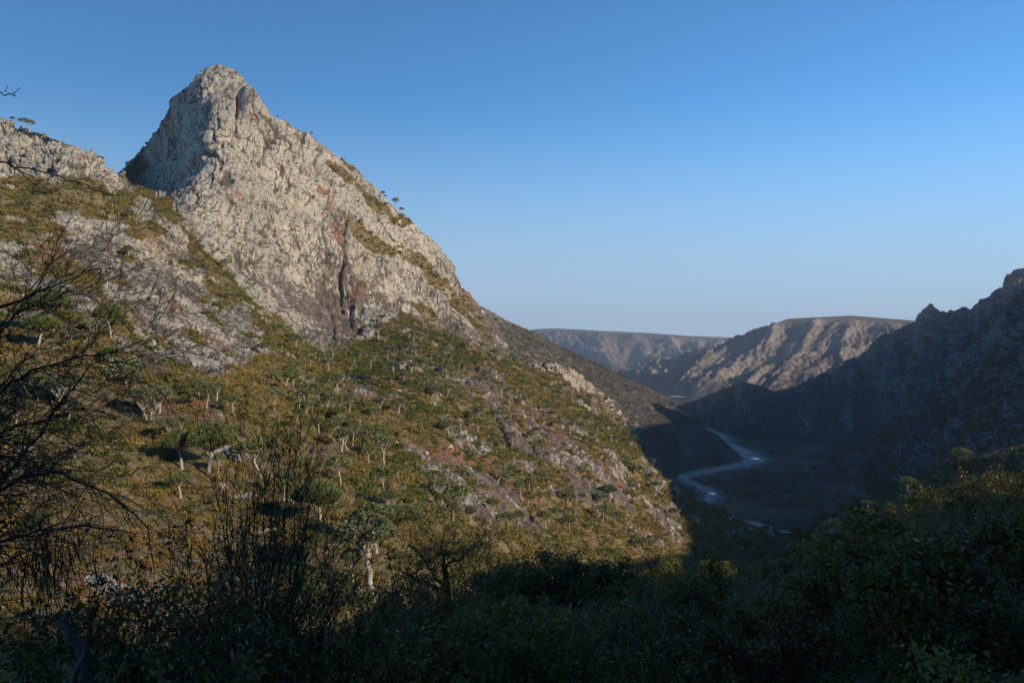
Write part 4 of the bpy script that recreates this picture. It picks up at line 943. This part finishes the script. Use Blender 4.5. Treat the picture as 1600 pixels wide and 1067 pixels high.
# specimens that form the upper edge of the dark foreground: u, v of the top, distance, type, label
EDGE = [(860,850,36,0,'dark leafy tree whose round top meets the lit slope at centre'),(925,862,34,1,'dark leafy tree just right of the round-topped one at centre'),(800,878,34,1,'dark leafy tree at centre left of the round-topped one'),
 (960,880,30,0,'dense dark tree with blackish green leaves below the lit slope edge'),(1040,866,44,3,'bright-leaved bush catching light where slope and valley meet'),(1110,868,42,3,'yellow-green bush catching light under the river end'),
 (1160,872,46,2,'thin twiggy tree right of the yellow-green bush'),(1215,872,48,0,'dark bush below the last bit of river bed'),(1290,836,62,1,'dark bush at the start of the rise on the right'),(1335,822,56,0,'dark bush partway up the rise on the right'),
 (1375,788,58,3,'sunlit bright green tree on the rise at the right'),(1410,800,48,3,'bright green bush beside the sunlit tree on the rise'),(1455,755,64,1,'dark tree below the dragon tree on the right knoll'),(1532,744,52,0,'big dark round tree near the right edge'),
 (1440,770,52,0,'dark rounded tree between the sunlit tree and the knoll'),(1568,732,46,1,'tallest dark tree crown near the right edge'),(1592,734,40,0,'dark tree at the right picture edge'),(1462,768,50,3,'leafy tree catching light left of the big dark round one'),(1610,760,36,0,'dark tree cut by the right picture edge'),(1250,850,80,1,'dark bush on the skyline where the rise begins'),
 (750,865,38,2,'sparse twiggy tree right of the acacia-like tree'),(1000,905,30,2,'sparse dark tree in front of the bright bushes'),(640,905,40,2,'sparse dark tree left below the acacia-like tree'),
 (1480,975,8.5,1,'dark bush near the bottom right corner'),(1600,945,8,0,'dark bush filling the bottom right corner'),(1545,1010,6.0,3,'broad-leaved low bush right at the bottom right corner'),(1400,985,9,2,'twiggy bush left of the bushes in the bottom right corner'),(1320,990,11,1,'dark bush at the bottom edge right of centre'),(1240,985,11,2,'twiggy bush at the bottom edge right of centre')]
for (u, v, d, t, lab) in EDGE:
    top = at(u, v, d); g = float(ground(top[0], top[1])); s = max(top[2] - g, 1.6) / 5.0
    put_tree(FT[t], (top[0], top[1], top[2] - 5 * s), s, 'broadleaf_tree', lab, 'tree', 'dark trees along the foreground edge')
# filling the dark hillside
pts = []; tries = 0
while len(pts) < 275 and tries < 60000:
    tries += 1; d = math.exp(rnd.uniform(math.log(9), math.log(165))); u = rnd.uniform(330, 1700); x = (u - 800) / F * d; g = float(ground(x, d)); vg = 533.5 - F * g / d
    edge_v = np.interp(u, [330, 480, 700, 1100, 1250, 1370, 1480, 1600], [1010, 960, 890, 880, 870, 815, 765, 760])
    h = rnd.uniform(1.6, 4.2) if d > 25 else rnd.uniform(1.2, 2.6); vt = 533.5 - F * (g + h) / d
    if vt < edge_v or vt > 1075: continue
    if any((x - a) ** 2 + (d - b) ** 2 < (1.0 + .016 * min(d, b)) ** 2 for a, b, *_ in pts): continue
    pts.append((x, d, g, h))
FL = ['dark leafy bush among many in the shaded foreground thicket', 'sparse twiggy bush among many in the shaded foreground thicket', 'lighter green bush among the shaded foreground thicket']
for (x, y, g, h) in pts:
    t = rnd.choice([0, 1, 1, 2, 2, 0, 3] if y > 60 else [0, 1, 2, 2, 2, 2, 1, 0, 3])
    st = (FT if y < 30 else FTF)[t]
    put_tree(st, (x, y, g), h / 5.0, 'thicket_bush', ('tall ' if h > 3 else 'low ' if h < 2 else '') + ['dark leafy bush ', 'sparse twiggy bush ', 'lighter green bush '][1 if t == 2 else 2 if t == 3 else 0] + near(800 + F * x / y, 533.5 - F * (g + h) / y, FLAND), 'bush', ['dark bushes', 'twiggy bushes', 'lighter bushes'][1 if t == 2 else 2 if t == 3 else 0] + ' in the foreground thicket', mat=None if t == 3 else L_SHADE_WARM)

# understory: low scrub that hides the ground of the near hillside and the shaded valley
usrc = bpy.data.collections.new('understory_sources')
for s_ in range(2): usrc.objects.link(bpy.data.objects.new('under_source_%d' % s_, shrub_mesh('shrub', 700 + s_, 150, .24, (L_FORE, L_SHADE_WARM)[s_])))
usrc.objects.link(bpy.data.objects.new('under_source_2', shrub_mesh('shrub', 703, 220, .016, B_TWIG, bare=True)))
usrc.objects.link(bpy.data.objects.new('under_source_3', shrub_mesh('shrub', 704, 220, .014, B_TWIG, bare=True)))
n = 15000; d = np.concatenate([np.exp(RNG.uniform(math.log(5), math.log(90), 6000)), RNG.uniform(60, 225, 9000)]); u = RNG.uniform(250, 1800, n); x = (u - 800) / F * d
q = np.stack([x, d, ground(x, d)], 1)
gn_scatter('hillside_scrub', 'low dark scrub between the bushes of the near hillside', q, RNG.uniform(0, 6.28, n), RNG.uniform(.3, .8, n) * (.3 + .7 * smooth(5, 60, d)) * (1 + .9 * smooth(60, 120, d)), RNG.integers(0, 4, n), usrc)
vs_, vr_ = [], []
def scat(G, n, lo, hi):
    a_ = G[:-1, :-1]; w_ = np.linalg.norm(np.cross(G[1:, :-1] - a_, G[:-1, 1:] - a_), axis=-1); u_, v_ = pix(a_)
    w_ = w_ * (u_ > 600) * (u_ < 1650) * (a_[..., 1] > 100); c_ = np.cumsum(w_.ravel()); i_, j_ = np.unravel_index(np.searchsorted(c_, RNG.uniform(0, c_[-1], n)), w_.shape)
    f = RNG.uniform(0, 1, (n, 1)); g = RNG.uniform(0, 1, (n, 1)); q = a_[i_, j_] * (1 - f) * (1 - g) + G[1:, :-1][i_, j_] * f * (1 - g) + G[:-1, 1:][i_, j_] * (1 - f) * g + G[1:, 1:][i_, j_] * f * g
    k = fbm(q / 60, 3, 720) + RNG.normal(0, .12, n) > -.08; vs_.append(q[k]); vr_.append(RNG.uniform(lo, hi, k.sum()))
scat(GRIDS[0], 16000, 1.2, 3.0); scat(GRIDS[3], 5000, 2.0, 4.0); scat(GRIDS[4], 9000, 2.0, 4.0); scat(GRIDS[5], 14000, 1.5, 4.2); scat(GRIDS[6], 260, .8, 1.8)
n = 16000; y = RNG.uniform(780, 2300, n); u = RNG.uniform(950, 1650, n); q = np.stack([(u - 800) / F * y, y, np.full(n, FLOOR - 1.5)], 1)
dr = np.min(np.hypot(q[:, None, 0] - sp[None, ::4, 0], q[:, None, 1] - sp[None, ::4, 1]) - sp[None, ::4, 2] * .8, 1)
k = (dr > 3) & ((fbm(q / 90, 3, 721) + RNG.normal(0, .1, n) > 0) | (dr < 14)); vs_.append(q[k]); vr_.append(RNG.lognormal(math.log(2.6), .45, k.sum()).clip(1, 6.5))
q = np.concatenate(vs_); gn_scatter('valley_scrub', 'dark scrub dotting the valley floor and the far slopes', q, RNG.uniform(0, 6.28, len(q)), np.concatenate(vr_), RNG.integers(0, 2, len(q)) , usrc)

# dragon trees on the near rise
for (u, v, hp, d, wf, ty, lab) in [(1498,741,40,165,1.15,'umbrella','dragon tree standing up against the dark valley on the right knoll'),(1416,780,34,140,1.1,'umbrella','smaller dragon tree left below the knoll one'),
                                   (1302,838,26,110,1.2,'multi','low dragon tree at the lower end of the right rise'),(1354,800,18,110,1.1,'multi','flat dragon tree partly hidden by the sunlit green tree'),(1540,742,30,150,1.1,'dome2','domed dragon tree right of the knoll one')]:
    p = at(u, v, d); H = hp / F * d; g = float(ground(p[0], p[1])); put_dragon(D0[ty], (p[0], p[1], p[2]), H, lab, 'dragon trees on the near rise', wide=wf)

def limb_px(pts, r0, r1, n=18, jit=.01, rng=None):
    a = spline([tuple(at(*p)) for p in pts], n)
    for _ in range(2): a[1:-1] = (a[:-2] + 2 * a[1:-1] + a[2:]) / 4
    a[1:] += rng.normal(size=(n - 1, 3)) * jit
    return a, np.linspace(r0, r1, n)

# bare tree reaching in from the left
rng = np.random.default_rng(77)
e = link('bare_tree', None, None, at(-150, 1250, 7.6)); base = np.array(e.location[:])
tag(e, 'leafless dark tree reaching in from the left edge with fine spreading twigs', 'tree')
trunk = limb_px([(-150,1250,7.6),(-120,1000,7.6),(-100,760,7.6),(-110,500,7.7),(-100,240,7.8),(-90,120,7.8)], .11, .03, 20, .015, rng)
link('trunk', mesh_np('trunk', *tubes([(trunk[0] - base, trunk[1])], 8), [B_DARK]), e)
LIMBS = [[(-100,860,7.6),(-40,800,7.4),(30,720,7.2),(90,640,7.0),(130,585,6.9),(165,560,6.8)], [(-105,740,7.6),(-30,640,7.5),(50,575,7.4),(120,560,7.3),(215,548,7.2)], [(-110,560,7.7),(-40,490,7.7),(20,475,7.6),(70,450,7.5),(115,435,7.4)],
         [(-100,850,7.6),(0,760,7.2),(80,730,7.0),(150,760,6.9),(210,790,6.8),(240,830,6.8),(243,885,6.8)], [(-100,240,7.8),(0,254,7.8),(60,266,7.8),(120,283,7.7),(178,308,7.7)], [(-95,140,7.8),(-40,142,7.8),(0,143,7.8),(20,147,7.8),(28,150,7.8)],
         [(-105,760,7.6),(-20,690,7.8),(30,665,7.9),(80,655,8.0),(115,640,8.0)], [(-105,700,7.6),(-50,590,7.6),(0,520,7.5),(40,480,7.5),(90,470,7.4)], [(-100,900,7.6),(-20,850,7.3),(60,830,7.2),(140,820,7.1),(190,830,7.1)],
         [(-100,960,7.6),(-30,900,7.2),(40,860,7.0),(95,850,7.0)], [(-105,700,7.6),(-50,660,7.2),(0,600,7.0),(40,560,7.0),(80,540,7.0)], [(-100,800,7.6),(-60,740,7.9),(0,710,8.2),(40,720,8.2),(80,740,8.2)]]
for k, lp in enumerate(LIMBS):
    a, r = limb_px(lp, .026 if k not in (4, 5) else .014, .005, 20, .012, rng); tw = [(a - base, r)]
    ntw = (46 if k not in (2, 10) else 20) if k not in (4, 5) else (9 if k == 4 else 0)
    for _ in range(ntw):
        q = int(3 + 16.9 * rng.uniform() ** 1.5); dd = a[min(q + 1, 19)] - a[q - 1]; dd = dd / np.linalg.norm(dd) + rng.normal(size=3) * .55 + [0.1, 0, rng.uniform(-.5, .35) if k not in (4, 10) else rng.uniform(-.7, -.2)]
        grow(a[q] - base, dd, rng.uniform(.3, .75) * (1.0 if k != 4 else .55), max(r[q] * .45, .0035), 2, tw, rng, .16, -.01, 3, .55, .62, 5, None, .0022)
    if k == 5:
        for f_, t_ in (((8,144.5,7.8),(13,134,7.8)), ((20,147,7.8),(33,137,7.8)), ((20,147,7.8),(26,152,7.8)), ((16,146,7.8),(17,150,7.8))):
            tw.append((np.stack([at(*f_) - base, (at(*f_) + at(*t_)) / 2 - base + [0, 0, -.004], at(*t_) - base]), np.array([.005, .004, .0025])))
    link('limb', mesh_np('limb', *tubes(tw, 3), [B_DARK]), e)
# dead hanging leaves under it
n = 150; C = at(rng.normal(70, 26, n), rng.normal(860, 36, n), rng.normal(7.0, .2, n)); L = rng.uniform(.15, .5, n)[:, None]; w = np.stack([rng.uniform(.002, .005, n), rng.uniform(-.004, .004, n), 0 * L[:, 0]], 1)
tip = C + np.stack([rng.normal(0, .05, n), rng.normal(0, .05, n), -L[:, 0]], 1); md = (C + tip) / 2 + rng.normal(size=(n, 3)) * .02
V = np.stack([C - w, C + w, md + w, md - w, tip + w * .2, tip - w * .2], 1).reshape(-1, 3) - base; b6 = np.arange(n)[:, None] * 6
link('hanging_dead_leaves', mesh_np('hanging_dead_leaves', V, np.concatenate([b6 + [0, 1, 2, 3], b6 + [3, 2, 4, 5]]), [B_DARK], smooth_sh=False), e)

# upright twiggy shrub left of centre
def twiggy(u0, v0, d, tops, label, n_leaf, seed, lsz=.05, r0=.022):
    rng = np.random.default_rng(seed); b = at(u0, v0, d); e = link('twiggy_shrub', None, None, b); tag(e, label, 'shrub')
    leaves = []
    for (u, v) in tops:
        t = at(u, v, d + rng.uniform(-.9, .9)); m1 = b + (t - b) * .45 + rng.normal(size=3) * .08 + [(t - b)[0] * .12, 0, -.0]
        a = spline([tuple(b + rng.normal(size=3) * [.12, .12, 0]), tuple(m1), tuple(t)], 14)
        for _ in range(3): a[1:-1] = (a[:-2] + 2 * a[1:-1] + a[2:]) / 4
        a[1:] += rng.normal(size=(13, 3)) * .012; r = np.linspace(r0, .004, 14); tw = [(a - b, r)]; tp = []
        for _ in range(11):
            q = int(rng.integers(4, 13)); dd = a[q + 1] - a[q - 1]; dd = dd / np.linalg.norm(dd) + rng.normal(size=3) * .42
            grow(a[q] - b, dd, rng.uniform(.25, .7), max(r[q] * .5, .004), 2, tw, rng, .14, .05, 3, .45, .6, 5, tp, .0025)
        leaves += [x for x in tp if rng.uniform() < .9]
        link('stem', mesh_np('stem', *tubes(tw, 3), [B_DARK]), e)
    if n_leaf:
        T_ = np.array(leaves); wv = np.clip((b[2] + 3.0 - (T_[:, 2] + b[2])) / 3, .05, 1) ** 2; T_ = T_[rng.choice(len(T_), n_leaf, p=wv / wv.sum())]
        link('foliage', mesh_np('foliage', *quads_leaves(T_ + rng.normal(size=T_.shape) * .05, lsz, rng, aspect=2.2), [L_FORE], smooth_sh=False), e)
    return e
twiggy(400, 1130, 9.0, [(338,770),(352,735),(372,760),(395,712),(415,725),(432,700),(452,735),(470,715),(486,760),(500,800),(330,830),(322,880),(385,800),(440,790),(478,830),(515,860),(300,930),(520,920),(410,850),(455,690)], 'upright leafless shrub with fanning dark twigs left of centre', 2600, 81)
twiggy(470, 1180, 7.5, [(420,930),(450,900),(485,880),(520,930),(545,970),(400,980),(500,960),(560,1010),(380,1010),(465,985)], 'dark tangled shrub at the bottom left of centre below the fanning twigs', 2600, 82)
twiggy(150, 1250, 7.0, [(60,1000),(110,975),(160,985),(205,965),(250,960),(290,980),(20,1010),(310,1020),(130,1010),(220,1010)], 'leafy dark shrub in the bottom left corner', 5200, 83, .07)
twiggy(330, 1250, 6.5, [(260,1010),(300,985),(340,975),(380,990),(420,1010),(280,1030),(360,1030)], 'dark shrub at the bottom between corner shrub and fanning twigs', 4200, 84, .06)
twiggy(700, 1250, 9.5, [(600,1010),(640,980),(690,960),(740,985),(790,990),(560,1020),(830,1010)], 'tangled dark shrub at the bottom centre', 1800, 85, .06)
twiggy(1000, 1280, 9.0, [(880,1000),(930,975),(990,990),(1050,965),(1110,985),(1160,1000)], 'tangled dark shrub at the bottom right of centre', 1800, 86, .06)

# acacia-like tree with flat dark layers
rng = np.random.default_rng(91); d = 34.0; b = at(708, 1010, d); e = link('acacia_tree', None, None, b)
tag(e, 'dark acacia-like tree with crooked limbs and flat leaf layers left of centre', 'tree')
tr, _r = limb_px([(708,1040,d),(704,980,d),(700,930,d),(694,885,d)], .24, .13, 14, .02, rng); link('trunk', mesh_np('trunk', *tubes([(tr - b, _r)], 7), [B_DARK]), e)
lay = []
for lp in [[(702,960,d),(660,960,d-.5),(620,945,d-1),(585,960,d-1),(565,965,d-1)], [(700,930,d),(680,900,d+.5),(660,870,d+.8),(640,852,d+1)], [(694,885,d),(690,860,d),(690,840,d)], [(694,885,d),(720,870,d+.5),(742,850,d+.8)],
           [(702,950,d),(740,935,d-.6),(775,925,d-.8)], [(700,925,d),(650,905,d-1),(625,890,d-1.2)]]:
    a, r = limb_px(lp, .10, .03, 14, .05, rng); tw = [(a - b, r)]; tp = []
    for _ in range(12):
        q = int(rng.integers(5, 14)); grow(a[q] - b, rng.normal(size=3) * [1, 1, .35] + [0, 0, .35], rng.uniform(.5, 1.1), .022, 2, tw, rng, .25, .02, 3, .8, .65, 4, tp, .006)
    lay += tp; link('limb', mesh_np('limb', *tubes(tw, 3), [B_DARK]), e)
T_ = np.array(lay); T_ = T_[rng.integers(0, len(T_), 7500)] + rng.normal(size=(7500, 3)) * [.22, .22, .10]
link('foliage', mesh_np('foliage', *quads_leaves(T_, .10, rng, aspect=2), [L_FORE], smooth_sh=False), e)

# broken dead limbs by the corner shrub
rng = np.random.default_rng(95); b = at(120, 1120, 6.4); e = link('dead_snag', None, None, b); tag(e, 'broken dead grey limbs sticking up in the bottom left corner', 'dead tree')
for lp, r0, r1 in [([(150,1120,6.4),(138,1050,6.4),(125,1010,6.4),(95,972,6.4)], .05, .03), ([(100,1120,6.4),(118,1060,6.3),(135,1010,6.3),(143,963,6.3)], .04, .012), ([(90,974,6.4),(105,965,6.4),(124,950,6.4)], .02, .01)]:
    a, r = limb_px(lp, r0, r1, 12, .01, rng); link('limb', mesh_np('limb', *tubes([(a - b, r)], 6), [bark_mat('dead_wood', (0.06, 0.052, 0.046), (0.12, 0.105, 0.095))]), e)
# ------------------------------------------------------------------ the air of the valley
hz = Mat('valley_air'); hz.nt.nodes.remove(hz.b)
pv_ = hz.n('ShaderNodeVolumePrincipled'); pv_.inputs['Color'].default_value = (0.72, 0.84, 1.0, 1); pv_.inputs['Density'].default_value = HAZE; pv_.inputs['Anisotropy'].default_value = 0.2
hz.nt.links.new(pv_.outputs[0], hz.out.inputs['Volume'])
x0, x1, y0, y1, z0, z1 = -8600, 8600, -1900, 11200, -700, 330
V = np.array([(x, y, z) for x in (x0, x1) for y in (y0, y1) for z in (z0, z1)])
hb = link('haze', mesh_np('haze', V, np.array([[0, 1, 3, 2], [4, 6, 7, 5], [0, 4, 5, 1], [2, 3, 7, 6], [0, 2, 6, 4], [1, 5, 7, 3]]), [hz.m], smooth_sh=False)); tag(hb, kind='stuff')
